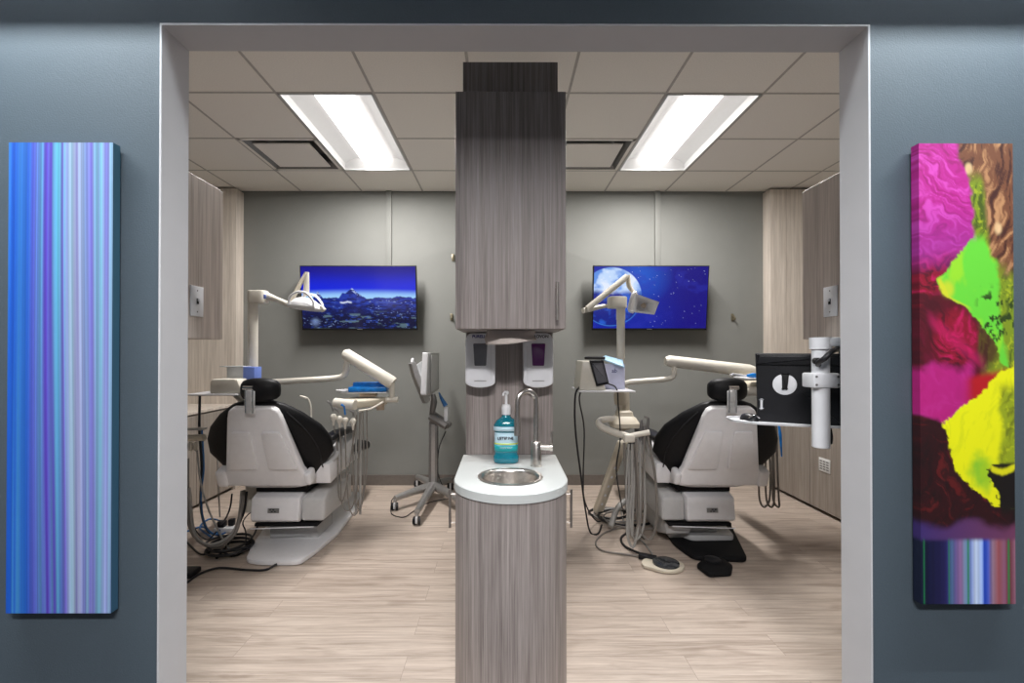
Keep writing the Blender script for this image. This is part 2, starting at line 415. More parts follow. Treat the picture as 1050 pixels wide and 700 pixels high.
# ------------------------------------------------------------------ fitted wood at the far corners
def corner(s, labels):
    X = lambda x: CX+s*x
    b = new(); bx(b, X(2.63), X(3.3), 4.49, BY-.002, 0, CZ-.02, .002)
    t = build('wood_panel', b, M['wlight'], None, False); tag(t, labels[0], 'wall panel', 'full-height wood end panels')
    g = new()
    for xx in (2.79, 3.0): bx(g, X(xx)-.0015, X(xx)+.0015, 4.4885, 4.4905, .82, CZ-.03)
    build('panel_joint', g, M['wdark'], t, False)
    t = thing('base_cabinet', labels[1], 'cabinet', (X(2.98), 3.4, 0), 'low wood base cabinets')
    c = new(); bx(c, X(2.66), X(3.285), 2.3, 4.486, .028, .80); build('carcass', c, M['wmid'], t, False)
    c = new(); bx(c, X(2.70), X(3.285), 2.3, 4.486, 0, .028); build('toe_kick', c, M['dark'], t, False)
    for k in range(4):
        y0 = 2.3+k*.546; c = new(); bx(c, X(2.64), X(2.66), y0+.003, y0+.543, .03, .795, .002)
        d = build('door', c, M['wmid'], t, False)
    c = new(); bx(c, X(2.635), X(3.285), 2.3, 4.486, .81, .835, .003)
    tag(build('worktop', c, M['wlight'], None, False), labels[2], 'worktop', 'wood worktops on the base cabinets')
    # electrical outlet on the cabinet face
    p = fl(843, 495, .36) if s > 0 else fl(196, 494, .36)
    yy = 3.75
    t = thing('vent_grille', labels[3], 'vent grille', (X(2.637), yy, .35))
    c = new(); box(c, (X(2.637), yy, .41 if s > 0 else .41), (.006, .13, .11), .002); build('frame', c, M['vent'], t)
    sl = new()
    for i in range(4):
        for j in range(3): box(sl, (X(2.633), yy-.038+j*.038, .378+i*.021), (.002, .026, .009))
    build('slot', sl, M['dsteel'], t, False)
corner(-1, ['tall light wood end panel at the far corner left of the mountain television',
            'low light wood base cabinet behind the hoses at the left edge of the room',
            'light wood worktop of the cabinet behind the left dental chair',
            'small white slotted grille on the cabinet front behind the tangle of hoses'])
corner(1, ['tall light wood end panel at the far corner right of the moon television',
           'low light wood base cabinet right of the dental chair on the black mat',
           'light wood worktop behind the black computer monitor',
           'small white slotted grille on the cabinet front below the hanging monitor pole'])
def upper(s, label, lab2):
    x0 = -1.237 if s < 0 else 1.326; x1 = x0+s*.67
    t = thing('wall_cabinet', label, 'cabinet', ((x0+x1)/2, 1.78, 1.40), 'upper cabinets beside the opening')
    b = new(); bx(b, x0, x1, WY1+.01, 2.0, 1.395, 2.05, .002); build('carcass', b, M['wdark'], t, False)
    b = new(); w_ = abs(x1-x0)/2
    for k in range(2):
        a = min(x0, x1)+k*w_; bx(b, a+.002, a+w_-.002, 2.0, 2.018, 1.397, 2.048, .002)
    build('door', b, M['wdark'], t, False)
    t = thing('switch_plate', lab2, 'switch plate', (x0-s*.003, 1.84, 1.49), 'white switch plates on the cabinet ends')
    b = new(); box(b, (x0-s*.003, 1.84, 1.545), (.006, .076, .122), .0025); build('plate', b, M['plastic'], t)
    b = new(); box(b, (x0-s*.007, 1.84, 1.545), (.004, .010, .022)); build('toggle_slot', b, M['dark'], t)
    b = new(); box(b, (x0-s*.011, 1.84, 1.55), (.010, .006, .010), .001); build('toggle', b, M['plastic'], t)
    for z in (1.515, 1.576): 
        b = new(); lathe(b, (x0-s*.005, 1.84, z+(.012 if z > 1.55 else -.012)), [(.003, 0), (.003, .002)], 10, (-s, 0, 0)); build('screw', b, M['dsteel'], t)
upper(-1, 'taupe wood upper cabinet behind the opening on the side of the blue striped canvas', 'white light switch plate on the upper cabinet end near the blue striped canvas')
upper(1, 'taupe wood upper cabinet above the black computer monitor', 'white light switch plate on the upper cabinet end above the black monitor')

# ------------------------------------------------------------------ televisions with their cable covers
def mountains(w_=220, h_=124):
    u, v = np.meshgrid(np.linspace(0, 1, w_), np.linspace(0, 1, h_))
    top = srgb(20, 8, 132); mid = srgb(8, 34, 215); hor = srgb(150, 200, 250)
    sky = mixc(mixc(np.broadcast_to(top, u.shape+(3,)), mid, sm(0, .36, v)), hor, sm(.36, .50, v+.02*np.sin(3*u)))
    ridge = .50-.045*fbm(u*9, u*0, 3)-.0
    rg = .022*(fbm(u*34, u*0, 91)-.5)*2
    peak = rg+.15*np.clip(1-np.abs(u-.445)/.12, 0, 1)**1.1+.10*np.clip(1-np.abs(u-.14)/.045, 0, 1)+.05*np.clip(1-np.abs(u-.36)/.05, 0, 1)+.03*np.clip(1-np.abs(u-.87)/.1, 0, 1)
    ridge = .52-peak-.03*fbm(u*14, u*0+.5, 5)
    land = mixc(np.broadcast_to(srgb(28, 48, 150), u.shape+(3,)), srgb(8, 12, 50), sm(.5, .85, v))
    n = fbm(u*26, v*40, 9); n2 = fbm(u*55, v*60, 21)
    land = mixc(land, srgb(45, 75, 180), sm(.58, .75, n)*.6)
    land = mixc(land, srgb(12, 14, 60), sm(.52, .35, n)*.7)
    land = mixc(land, srgb(130, 155, 210), sm(.70, .82, n2)*sm(.45, .6, fbm(u*6, v*9, 4)))
    land = mixc(land, srgb(110, 140, 150), sm(.64, .70, fbm(u*9, v*18, 31))*sm(.7, .78, v)*.5)
    land = mixc(land, srgb(215, 225, 245), sm(.06, .04, np.abs(u-.385))*sm(.02, .01, np.abs(v-.575+.03*(fbm(u*30, v*9, 51)-.5)))*.75)
    land = mixc(land, srgb(120, 140, 190), sm(.06, 0, np.hypot((u-.11), (v-.9)*.6))*.7)
    snow = ((v < ridge+.05) & (np.abs(u-.46) < .03) | (v < ridge+.04) & (np.abs(u-.14) < .02))
    land = mixc(land, srgb(185, 205, 245), snow*.75*sm(.4, .55, n2))
    return mixc(sky, land, sm(-.006, .006, v-ridge))
def moon(w_=220, h_=124):
    u, v = np.meshgrid(np.linspace(0, 1, w_), np.linspace(0, 1, h_)); a = 16/9
    base = mixc(np.broadcast_to(srgb(12, 34, 155), u.shape+(3,)), srgb(22, 6, 122), sm(.35, .9, u+.1*(fbm(u*4, v*3, 8)-.5)))
    base = mixc(base, srgb(30, 100, 215), np.clip(1-np.hypot((u-.42)*a, v-.15)/.5, 0, 1)*.7)
    base = mixc(base, srgb(40, 46, 170), sm(.55, .75, fbm(u*8, v*6, 77))*.35)
    d = np.hypot((u-.155)*a, (v-.49)); R = .475
    md = mixc(np.broadcast_to(srgb(190, 215, 250), u.shape+(3,)), srgb(90, 140, 225), sm(.45, .7, fbm(u*9, v*6, 2)))
    md = mixc(md, srgb(235, 240, 255), sm(.42, .3, fbm(u*9, v*6, 2))*.7)
    dk = mixc(np.broadcast_to(srgb(14, 32, 130), u.shape+(3,)), srgb(35, 90, 200), sm(.45, .75, fbm(u*14, v*10, 6)))
    md = mixc(md, dk, sm(.36, .46, v+.05*(fbm(u*30, v*10, 13)-.5)))
    md = mixc(md, srgb(70, 150, 240), sm(R-.02, R, d)*sm(.4, .5, v)*.7)
    im = mixc(base, md, sm(.008, -.008, d-R))
    rs = np.random.RandomState(5)
    for k in range(80):
        x, y = rs.randint(3, w_-3), rs.randint(2, h_-3)
        if d[y, x] < R+.03: continue
        im[y, x] = np.array([.7, .8, 1.])*rs.choice([.35, .6, 1.0], p=[.5, .3, .2])
    return im
def tv(x0, x1, pic, label, lab2, rx):
    Yt, Yb = 4.40, 4.47
    tl = pt(x0[0], 272, Yt); br_ = pt(x1[1], 338.5, Yb)
    cx_ = (tl.x+br_.x)/2; hw = .563; zt = tl.z; zb = br_.z
    t = thing('television', label, 'television', (cx_, 4.5, zb), 'wall televisions')
    nrm = Vector((0, -(zt-zb), (Yt-Yb))).normalized()  # towards the viewer, slightly down
    up = Vector((0, Yt-Yb, zt-zb)).normalized(); H = (Vector((0, Yt, zt))-Vector((0, Yb, zb))).length
    R = Matrix((Vector((1, 0, 0)), up, Vector((1, 0, 0)).cross(up))).transposed()
    c = Vector((cx_, (Yt+Yb)/2, (zt+zb)/2))
    n = (R @ Vector((0, 0, 1)))
    if n.y > 0: n = -n
    b = new(); box(b, c-n*.018, (hw*2, H, .034), .004, 2, R); build('housing', b, M['bplast'], t)
    e = .010; P = lambda a, q: c+Vector((a, 0, 0))+up*q+n*.0005
    picture('screen', pic, (P(-hw+e, H/2-e), P(hw-e, H/2-e), P(-hw+e, -H/2+.02), P(hw-e, -H/2+.02)), MS, t)
    b = new(); box(b, c-up*(H/2-.010)+n*.0012, (.05, .006, .001), 0, 1, R); build('maker_badge', b, M['galv'], t)
    b = new(); bx(b, cx_-.12, cx_+.12, 4.59, BY-.001, c.z-.12, c.z+.12, .004); bx(b, cx_-.1, cx_+.1, 4.50, 4.6, c.z-.1, c.z+.1, .004); build('wall_bracket', b, M['bplast'], t)
    a = pt(rx, 240, 4.61)
    b = new(); bx(b, a.x-.028, a.x+.028, BY-.03, BY-.0005, zt-.1, CZ-.002, .004)
    tag(build('cable_cover', b, M['grey'], None), lab2, 'cable cover', 'painted cable covers')
MS = attr_mat('television_picture', .15, 1.0)
tv((308, 313), (426, 427), mountains(), 'wall television showing a blue mountain landscape', 'grey cable cover running from the ceiling to the mountain television', 399)
tv((610, 610), (728, 723), moon(), 'wall television showing a large moon and stars', 'grey cable cover running from the ceiling to the moon television', 674)
for px, py, lb in ((751, 325, 'small dull brass coat hook on the grey wall beside the moon television'), (463, 325, 'small dull brass coat hook on the grey wall left of the pillar cabinet'), (464.5, 264, 'small pale hook on the grey wall high beside the pillar cabinet')):
    p = pt(px, py, BY-.012); t = thing('wall_hook', lb, 'wall hook', p)
    b = new(); box(b, p, (.028, .008, .07), .003); build('back_plate', b, M['brass'], t)
    b = new(); tube(b, [p+Vector((.004, -.004, .02)), p+Vector((.006, -.03, .0)), p+Vector((.008, -.035, -.03)), p+Vector((.008, -.05, -.01))], .005, 8, 4); build('prong', b, M['brass'], t)

# ================================================================== PILLAR with sink
PX = .031; HW = .2265; PY = 1.865; PF = PY-HW; PB = 2.30; CT = .83
def dshape(hw, y0, y1, n=28):
    return [(PX+hw, y1)]+[(PX-hw, y1)]+[(PX-hw*math.cos(a), y0-hw*math.sin(a)) for a in [PI*i/n for i in range(n+1)]]
t = thing('sink_cabinet', 'narrow grey wood sink cabinet with a rounded front between the two treatment rooms', 'cabinet', (PX, 2.0, 0))
b = new(); prism(b, dshape(HW-.002, PY, PB), .0, CT-.16)
so = dshape(HW-.002, PY, PB); si = dshape(HW-.02, PY, PB-.018)
loft(b, [[Vector((x, y, z)) for x, y in q_] for q_, z in ((so, CT-.16), (so, CT-.035), (si, CT-.035), (si, CT-.16))], cap=False); o = build('carcass', b, M['wpil'], t, True, 30)
for s in (-1, 1):
    d = new(); bx(d, PX+s*(HW-.002), PX+s*(HW+.001), PY+.03, PB-.01, .1, CT-.06, .002); dd = build('door', d, M['wpil'], t, False)
    d = new(); xx = PX+s*(HW+.030); yy = PY+.07
    tube(d, [(xx, yy, .60), (xx, yy, .76)], .0055, 12)
    for z in (.62, .74): tube(d, [(PX+s*HW, yy, z), (xx, yy, z)], .004, 8)
    build('handle', d, M['steel'], dd)
# worktop with a round cut-out
SX, SY, SR = PX-.002, 1.875, .118
b = new(); n = 64
hwc = HW+.003
def ray_d(a):
    "distance from the basin centre to the worktop outline in direction a"
    dx, dy = math.cos(a), math.sin(a); best = 9
    P = dshape(hwc, PY, PB-.02, 60); P = P
    for i in range(len(P)):
        (x1, y1), (x2, y2) = P[i], P[(i+1) % len(P)]
        ex, ey = x2-x1, y2-y1; den = dx*ey-dy*ex
        if abs(den) < 1e-12: continue
        tt = ((x1-SX)*ey-(y1-SY)*ex)/den; uu = ((x1-SX)*dy-(y1-SY)*dx)/den
        if tt > 0 and -1e-6 <= uu <= 1+1e-6: best = min(best, tt)
    return best
angs = sorted(set([2*PI*i/96 for i in range(96)]+[math.atan2(PB-.02-SY, PX+s*hwc-SX) % (2*PI) for s in (-1, 1)]))
def oring(z, ins=0): return [Vector((SX+math.cos(a)*(ray_d(a)-ins), SY+math.sin(a)*(ray_d(a)-ins), z)) for a in angs]
def iring(z): return [Vector((SX+math.cos(a)*SR, SY+math.sin(a)*SR, z)) for a in angs]
loft(b, [iring(CT-.034), oring(CT-.034), oring(CT-.003), oring(CT, .003), iring(CT), iring(CT-.034)], cap=False)
bmesh.ops.remove_doubles(b, verts=b.verts[:], dist=1e-5)
tag(build('countertop', b, M['white'], None, True, 30), 'white solid countertop with a rounded front holding the round steel sink', 'countertop')
t = thing('sink_basin', 'small round stainless steel sink set in the white countertop', 'sink', (SX, SY, CT-.15))
b = new(); lathe(b, (SX, SY, CT), [(SR+.016, .0005), (SR+.015, .004), (SR+.002, .005), (SR-.004, .001), (SR-.008, -.012), (SR-.010, -.10), (SR-.03, -.13), (.03, -.136), (.022, -.14)], 48, cap=False)
build('bowl', b, M['steel'], t, True, 60, keep=True)
b = new(); lathe(b, (SX, SY, CT-.139), [(.028, 0), (.028, .003), (.02, .004), (.016, .001)], 24); build('drain', b, M['dsteel'], t)
# faucet
fb = Vector((PX+.117, 2.05, CT))
t = thing('faucet', 'brushed steel gooseneck faucet with a side lever beside the sink', 'faucet', fb)
b = new(); lathe(b, fb, [(.026, 0), (.026, .004), (.0235, .006), (.0235, .105), (.020, .11), (.012, .112)], 32); build('body', b, M['steel'], t)
arc = [fb+Vector((0, 0, .10)), fb+Vector((0, 0, .25))]
Rg = .047
dirx = Vector((-1, -.45, 0)).normalized()
for i in range(13):
    a = PI*i/12; arc.append(fb+Vector((0, 0, .288))+dirx*(Rg-Rg*math.cos(a))+Vector((0, 0, Rg*1.05*math.sin(a))))
end = arc[-1]
arc += [end-Vector((0, 0, .05)), end-Vector((0, 0, .085))]
b = new(); tube(b, arc, .0115, 16); build('spout', b, M['steel'], t)
b = new(); tube(b, [end-Vector((0, 0, .062)), end-Vector((0, 0, .145))], [.0135, .0145], 18); build('spray_head', b, M['steel'], t)
b = new(); lv = fb+Vector((0, 0, .085)); tube(b, [lv+Vector((.015, 0, 0)), lv+Vector((.062, -.005, 0))], .0145, 14); tube(b, [lv+Vector((.062, -.005, 0)), lv+Vector((.073, -.006, 0))], .017, 16)
tube(b, [lv+Vector((.068, -.006, .01)), lv+Vector((.068, -.006, .07))], .005, 10); build('lever', b, M['steel'], t)
# back panel, soffit and wall cabinet
b = new(); bx(b, PX-.2165, PX+.2165, PB-.02, PB, CT, 1.45, .001); bx(b, PX-.2165, PX+.2165, PB-.02, PB, 1.45, 2.42)
tag(build('back_panel', b, M['wpil'], None, False), 'vertical grey wood panel behind the mouthwash bottle and soap dispensers', 'wall panel')
b = new(); bx(b, PX-.206, PX+.206, 1.975, PB, 2.42, 2.60, .001)
tag(build('soffit_box', b, M['wpil'], None, False), 'short grey wood box on top of the tall pillar wall cabinet', 'wall panel')
t = thing('pillar_wall_cabinet', 'tall narrow grey wood cabinet hanging above the sink with a bar handle', 'cabinet', (PX, 2.08, 1.437))
b = new(); bx(b, PX-.2285, PX+.2285, 1.905, PB-.021, 1.437, 2.42, .001); build('carcass', b, M['wpil'], t, False)
b = new(); bx(b, PX-.2285, PX+.2285, 1.885, 1.903, 1.437, 2.42, .0015); dd = build('door', b, M['wpil'], t, False)
b = new(); hx = pt(571.5, 300, 1.855); zz = pt(571.5, 328, 1.855).z; z2 = pt(571.5, 289, 1.855).z
tube(b, [(hx.x, 1.855, zz), (hx.x, 1.855, z2)], .0055, 12)
for z in (zz+.018, z2-.018): tube(b, [(hx.x, 1.886, z), (hx.x, 1.855, z)], .004, 8)
build('handle', b, M['steel'], dd)
# paper towel hanging from the cabinet bottom
b = new(); rings = []
nn = 17
for q in range(9):
    v = q/8; r = []
    for i in range(nn):
        u = i/(nn-1); x = PX-.105+.21*u+.01*v*(u-.5)
        r.append(Vector((x+.004*math.sin(q), 1.99+.05*math.sin(u*PI)*(.4+.6*v)*-1, 1.440-(.052+.014*(1-u)*1.0+.006*math.sin(u*4))*v)))
    rings.append(r)
loft(b, rings, cap=False, closed=False); o = build('paper_towel', b, M['paper'], None, True, 60, keep=True)
md = o.modifiers.new('thickness', 'SOLIDIFY'); md.thickness = .0015
tag(o, 'sheet of beige paper towel hanging from under the pillar wall cabinet', 'paper towel')
def text(name, s, size, loc, rot, mt, parent, ext=.0004, bold=0):
    cu = bpy.data.curves.new(name, 'FONT'); cu.body = s; cu.size = size; cu.extrude = ext; cu.align_x = 'CENTER'; cu.align_y = 'CENTER'; cu.offset = bold
    to = bpy.data.objects.new('t', cu); C.objects.link(to); dg = bpy.context.evaluated_depsgraph_get()
    me = bpy.data.meshes.new_from_object(to.evaluated_get(dg)); bpy.data.objects.remove(to)
    me.name = name; me.materials.clear(); me.materials.append(mt)
    me.transform(Matrix(rot) if not isinstance(rot, tuple) else Matrix.Rotation(rot[2], 4, 'Z') @ Matrix.Rotation(rot[0], 4, 'X'))
    o = bpy.data.objects.new(name, me); C.objects.link(o); o.parent = parent; wp = parent.location.copy()
    if parent.parent: wp += parent.parent.location
    o.location = Vector(loc)-wp; return o
# soap and sanitiser dispensers
def dispenser(px, label, window, word, ink, wl):
    Yf = 2.19; c = pt(px, 367, Yf); zt = 1.433; zb = pt(px, 397.5, Yf).z; hw = .072
    t = thing('soap_dispenser', label, 'dispenser', (c.x, PB-.02, zb), 'white wall dispensers')
    out = []
    for i in range(17): a = PI*i/16; out.append((c.x+hw*math.cos(a+PI), zb+.028-.028*math.sin(a)))
    out += [(c.x+hw, zt-.035), (c.x+hw-.012, zt-.008), (c.x+hw-.03, zt), (c.x-hw+.03, zt), (c.x-hw+.012, zt-.008), (c.x-hw, zt-.035)]
    b = new(); MM = Matrix(((1, 0, 0, 0), (0, 0, 1, 0), (0, 1, 0, 0), (0, 0, 0, 1)))
    prism(b, out, Yf, PB-.021, MM, .007, 3); build('shell', b, M['plastic'], t)
    wx = c.x-.0; wz0, wz1 = pt(px, 375, Yf).z, pt(px, 352, Yf).z
    b = new(); prism(b, round_poly([(wx-.028, wz0), (wx+.028, wz0), (wx+.034, wz1), (wx-.034, wz1)], .006), Yf-.004, Yf+.01, MM, .002); build('window', b, window, t)
    text('lettering', word, .020, (c.x+wl, Yf-.0006, pt(px, 345, Yf).z), (PI/2, 0, 0), ink, t, .0004, .0006)
    b = new(); prism(b, [(c.x-.03, pt(px, 391, Yf).z), (c.x+.03, pt(px, 391, Yf).z), (c.x+.028, pt(px, 389.8, Yf).z), (c.x-.028, pt(px, 389.8, Yf).z)], Yf-.0006, Yf+.001, MM)
    build('sensor_mark', b, M['galv'], t, False)
    b = new(); s = 1 if px < 520 else -1
    bx(b, c.x+s*.052-.0007, c.x+s*.052+.0007, Yf-.0004, Yf+.001, zb+.035, zt-.06); build('seam', b, M['shell2'], t, False)
dispenser(492.5, 'white wall dispenser with a grey window, left of the paper towel', M['smoke'], 'PURELL', M['inkb'], -.006)
dispenser(552, 'white wall dispenser with a purple soap window, right of the paper towel', M['purple'], 'PROVON', M['ink'], .008)
# mouthwash bottle
mb = Vector((pt(519, 470, 2.12).x, 2.12, CT))
t = thing('mouthwash_bottle', 'teal mouthwash bottle with a white pump on the white countertop', 'bottle', mb)
b = new(); rings = []
for z, a, d in ((0, .052, .034), (.006, .058, .04), (.03, .059, .041), (.043, .052, .036), (.05, .053, .037), (.145, .053, .037), (.155, .058, .041), (.175, .058, .041), (.195, .045, .034), (.207, .027, .025), (.215, .02, .02), (.235, .0195, .0195)):
    rings.append([mb+Vector((x, y, z)) for x, y in sup(a, d, .75 if z < .2 else 1)])
loft(b, rings); build('bottle_body', b, M['teal'], t, True, 50)
Yl = mb.y-.0385
for z0, z1, k, e in ((.055, .142, 'lab', 0), (.056, .085, 'labg', .0006), (.089, .094, 'laby', .0006), (.150, .170, 'lab', 0)):
    b = new(); rr = .054+e if z0 < .149 else .0592
    dd_ = .0378+e if z0 < .149 else .0422
    pr = [(x, y) for x, y in sup(rr, dd_, .75, 56) if y < -.004]
    pr.sort()
    loft(b, [[mb+Vector((x, y, z)) for x, y in pr] for z in (z0, z1)], cap=False, closed=False); o = build('label', b, M[k], t, True, 60, keep=True)
    md = o.modifiers.new('th', 'SOLIDIFY'); md.thickness = .0006; md.offset = 0
text('lettering', 'LISTERINE', .0165, mb+Vector((-.004, -.0402, .118)), (PI/2, 0, 0), M['ink'], t, .0003, .0006)
text('lettering', 'COOL MINT', .010, mb+Vector((0, -.0402, .074)), (PI/2, 0, 0), M['white'], t, .0003)
b = new(); lathe(b, mb+Vector((0, 0, .222)), [(.022, 0), (.022, .035), (.018, .045), (.008, .047), (.006, .05), (.006, .088), (.008, .09), (.013, .096), (.013, .104), (.008, .108)], 24)
tube(b, [mb+Vector((0, 0, .322)), mb+Vector((-.012, -.035, .322)), mb+Vector((-.014, -.042, .312))], .005, 8, 3); build('pump', b, M['plastic'], t)

# ================================================================== ART in the hall
def stripes():
    h_, w_ = 60, 170
    u, v = np.meshgrid(np.linspace(0, 1, w_), np.linspace(0, 1, h_))
    u2 = u+.03*np.sin(v*2.2+u*3)*(u > .0)*np.sin(u*PI)
    keys = [(0, (28, 96, 200)), (.06, (24, 86, 196)), (.12, (58, 132, 214)), (.2, (30, 100, 204)), (.27, (92, 104, 206)), (.33, (96, 160, 210)), (.38, (92, 70, 190)), (.45, (96, 72, 198)),
            (.5, (84, 160, 200)), (.55, (118, 104, 204)), (.6, (160, 190, 214)), (.68, (166, 168, 212)), (.75, (142, 178, 214)), (.8, (140, 140, 212)), (.88, (128, 180, 212)), (.94, (160, 172, 222)), (1, (140, 180, 214))]
    out = np.zeros(u.shape+(3,))
    for c in range(3): out[..., c] = np.interp(u2, [k[0] for k in keys], [(k[1][c]/255)**2.2 for k in keys])
    f1 = vnoise(u2*46, v*.8, 3)-.5; f2 = vnoise(u2*95, v*.6, 8)-.5
    out = mixc(out, srgb(96, 190, 205), np.clip(f1*1.3, 0, .75)); out = mixc(out, srgb(84, 60, 190), np.clip(-f1*1.3, 0, .7)*sm(.1, .35, u))
    out *= (.84+.55*f2)[..., None]
    out = mixc(out, srgb(30, 90, 200), sm(.3, 0, u)*.35)
    return out
def abstract():
    h_, w_ = 380, 92
    u, v = np.meshgrid(np.linspace(0, 1, w_), np.linspace(0, 1, h_)); V = v*4.7
    wx = fbm(u*2.5, V*2.5, 1)-.5; wy = fbm(u*2.5+9, V*2.5, 2)-.5
    st = fbm((u+wx*.9)*5+V*2, (V+wy-u*.8)*20, 11); st2 = fbm((u*3+V*1.2+wx)*9, (V-u)*3.5, 19); fine = fbm(u*30, V*30, 71)
    B = lambda c: np.broadcast_to(srgb(*c), u.shape+(3,))
    mag = mixc(B((176, 30, 132)), srgb(204, 70, 176), sm(.5, .8, st)); mag = mixc(mag, srgb(150, 20, 105), sm(.46, .25, st))
    mag = mixc(mag, srgb(135, 40, 130), sm(.1, .24, v)*.6)
    red = mixc(B((130, 10, 40)), srgb(176, 18, 80), sm(.52, .75, st)); red = mixc(red, srgb(74, 4, 26), sm(.47, .3, st))
    brn = mixc(B((112, 70, 48)), srgb(178, 130, 90), sm(.55, .75, st2)); brn = mixc(brn, srgb(66, 34, 28), sm(.46, .32, st2))
    grn = mixc(B((98, 200, 56)), srgb(140, 205, 40), sm(.5, .7, fbm(u*5, V*3, 33)))
    olv = mixc(B((120, 140, 30)), srgb(66, 84, 20), sm(.5, .7, st2)); olv = mixc(olv, srgb(180, 190, 40), sm(.6, .75, fine)*.6)
    yel = mixc(B((226, 226, 6)), srgb(196, 204, 20), sm(.55, .75, st2)*.5)
    drk = mixc(B((46, 10, 16)), srgb(100, 26, 26), sm(.58, .8, st)*.7); drk = mixc(drk, srgb(20, 8, 12), sm(.48, .3, st2)*.6)
    n = (fbm(u*7, V*7, 41)-.5)*.14; nf = (fine-.5)*.10
    im = mixc(mag, red, sm(-.03, .03, v-(.262-.03*u)+n*.2))
    be = np.interp(v, [0, .03, .06, .10, .2, .3], [.38, .46, .52, .56, .60, .62])
    im = mixc(im, brn, sm(-.03, .03, u-be-n))
    im = mixc(im, srgb(225, 190, 140), sm(.05, .02, np.hypot(u-.53, (v-.055)*3.0)-.0+n*.2)*.8)
    im = mixc(im, srgb(225, 190, 140), sm(.06, .02, np.hypot(u-.84, (v-.185)*3.0)+n*.2)*.8)
    im = mixc(im, olv, sm(-.02, .03, u-be-n)*sm(.15, .08, u-be-.02)*sm(.05, .09, v))
    im = mixc(im, olv, sm(.235, .30, v-.12*(u-.8)+n*.3)*sm(.62, .72, u))
    le = np.interp(v, [0, .205, .257, .278, .295, .315, .333, .356, .394, .44, .477, .52], [1.2, .56, .36, .30, .19, .22, .26, .49, .64, .82, .86, 1.1])
    re = np.interp(v, [0, .18, .25, .32, .42, .52], [.60, .66, .80, .84, .90, 1.0])
    im = mixc(im, grn, sm(-.012, .012, u-le+nf*.6)*sm(.03, -.03, u-re-n)*sm(.19, .22, v))
    im = mixc(im, srgb(196, 200, 40), sm(.045, .0, np.abs(u-le-.02))*sm(.285, .30, v)*sm(.37, .34, v)+sm(.10, .03, np.hypot(u-.30, (v-.318)*3.5))*.8)
    im = mixc(im, srgb(40, 60, 18), sm(.60, .68, fbm(u*20, V*14, 55))*sm(.30, .34, v)*sm(.46, .42, v)*sm(.55, .72, u))
    inred = sm(.012, -.012, u-le+nf*.6)*sm(.30, .34, v)
    d = np.hypot((u-.38), (v-.425)*3.4); im = mixc(im, srgb(66, 3, 24), sm(.16, .05, np.abs(d-.33)+n)*inred*.85)
    im = mixc(im, srgb(196, 26, 100), sm(.07, .01, np.abs((v-.425)*2.6-(u-.35)*.45)+n*.2)*sm(.75, .6, u)*sm(.05, .15, u)*inred*.4)
    lm = mixc(mag, srgb(190, 20, 96), np.full(u.shape, .5)); im = mixc(im, lm, sm(.47, .50, v+n*.3)*sm(.62, .5, u))
    im = mixc(im, srgb(170, 20, 30), sm(.48, .50, v-.04*(1-u))*sm(.42, .6, u)*sm(.62, .60, v))
    eg = np.interp(u, [0, .2, .3, .5, 1], [.592, .60, .62, .70, .74]); im = mixc(im, drk, sm(-.006, .006, v-eg+n*.10))
    ly = np.interp(v, [.0, .485, .50, .54, .565, .585, .61, .64, .69, .725, .75, .79, .80], [1.3, 1.0, .82, .68, .50, .38, .245, .29, .33, .42, .56, .79, 1.2])
    ym = sm(-.012, .012, u-ly+nf*.8)
    im = mixc(im, yel, ym); im = mixc(im, olv, ym*sm(-.03, .05, u-.84-n)*sm(.51, .55, v)*.85)
    im = mixc(im, grn*.8, ym*sm(.16, .04, np.hypot(u-.64, (v-.715)*2.8)+n)*.8)
    ry = np.interp(v, [.685, .70, .72, .76, .79], [1.15, .74, .70, .82, .84]); im = mixc(im, B((22, 14, 10)), sm(-.01, .01, u-ry+nf)*sm(.69, .70, v)*sm(.82, .79, v))
    im = mixc(im, srgb(214, 210, 20), sm(.010, .004, np.abs(v-(.702+.012*np.sin((u-.72)*12)+.03*np.clip(u-.85, 0, 1)))+nf*.05)*sm(.73, .76, u))
    im = mixc(im, mixc(B((60, 44, 104)), srgb(110, 60, 90), u), sm(.815, .84, v+n*.12-.01*np.sin(u*9)))
    keys = [(0, (16, 18, 46)), (.04, (20, 40, 54)), (.06, (12, 18, 50)), (.2, (26, 24, 64)), (.28, (40, 36, 90)), (.33, (80, 110, 150)), (.36, (100, 90, 150)), (.42, (150, 110, 160)), (.47, (110, 140, 170)), (.53, (110, 130, 190)), (.58, (180, 195, 220)),
            (.64, (150, 175, 225)), (.67, (20, 70, 190)), (.71, (70, 90, 190)), (.76, (150, 120, 140)), (.82, (150, 80, 84)), (.88, (130, 86, 110)), (.93, (110, 44, 46)), (1, (140, 96, 116))]
    bar = np.zeros(u.shape+(3,))
    for c in range(3): bar[..., c] = np.interp(u, [k[0] for k in keys], [(k[1][c]/255)**2.2 for k in keys])
    bar *= (1+.6*(vnoise(u*46, v*0, 7)-.5))[..., None]
    for gx in (.03, .30, .50, .93): bar = mixc(bar, srgb(30, 130, 70), (np.abs(u-gx) < .007)*.8)
    return mixc(im, bar, sm(.855, .868, v))
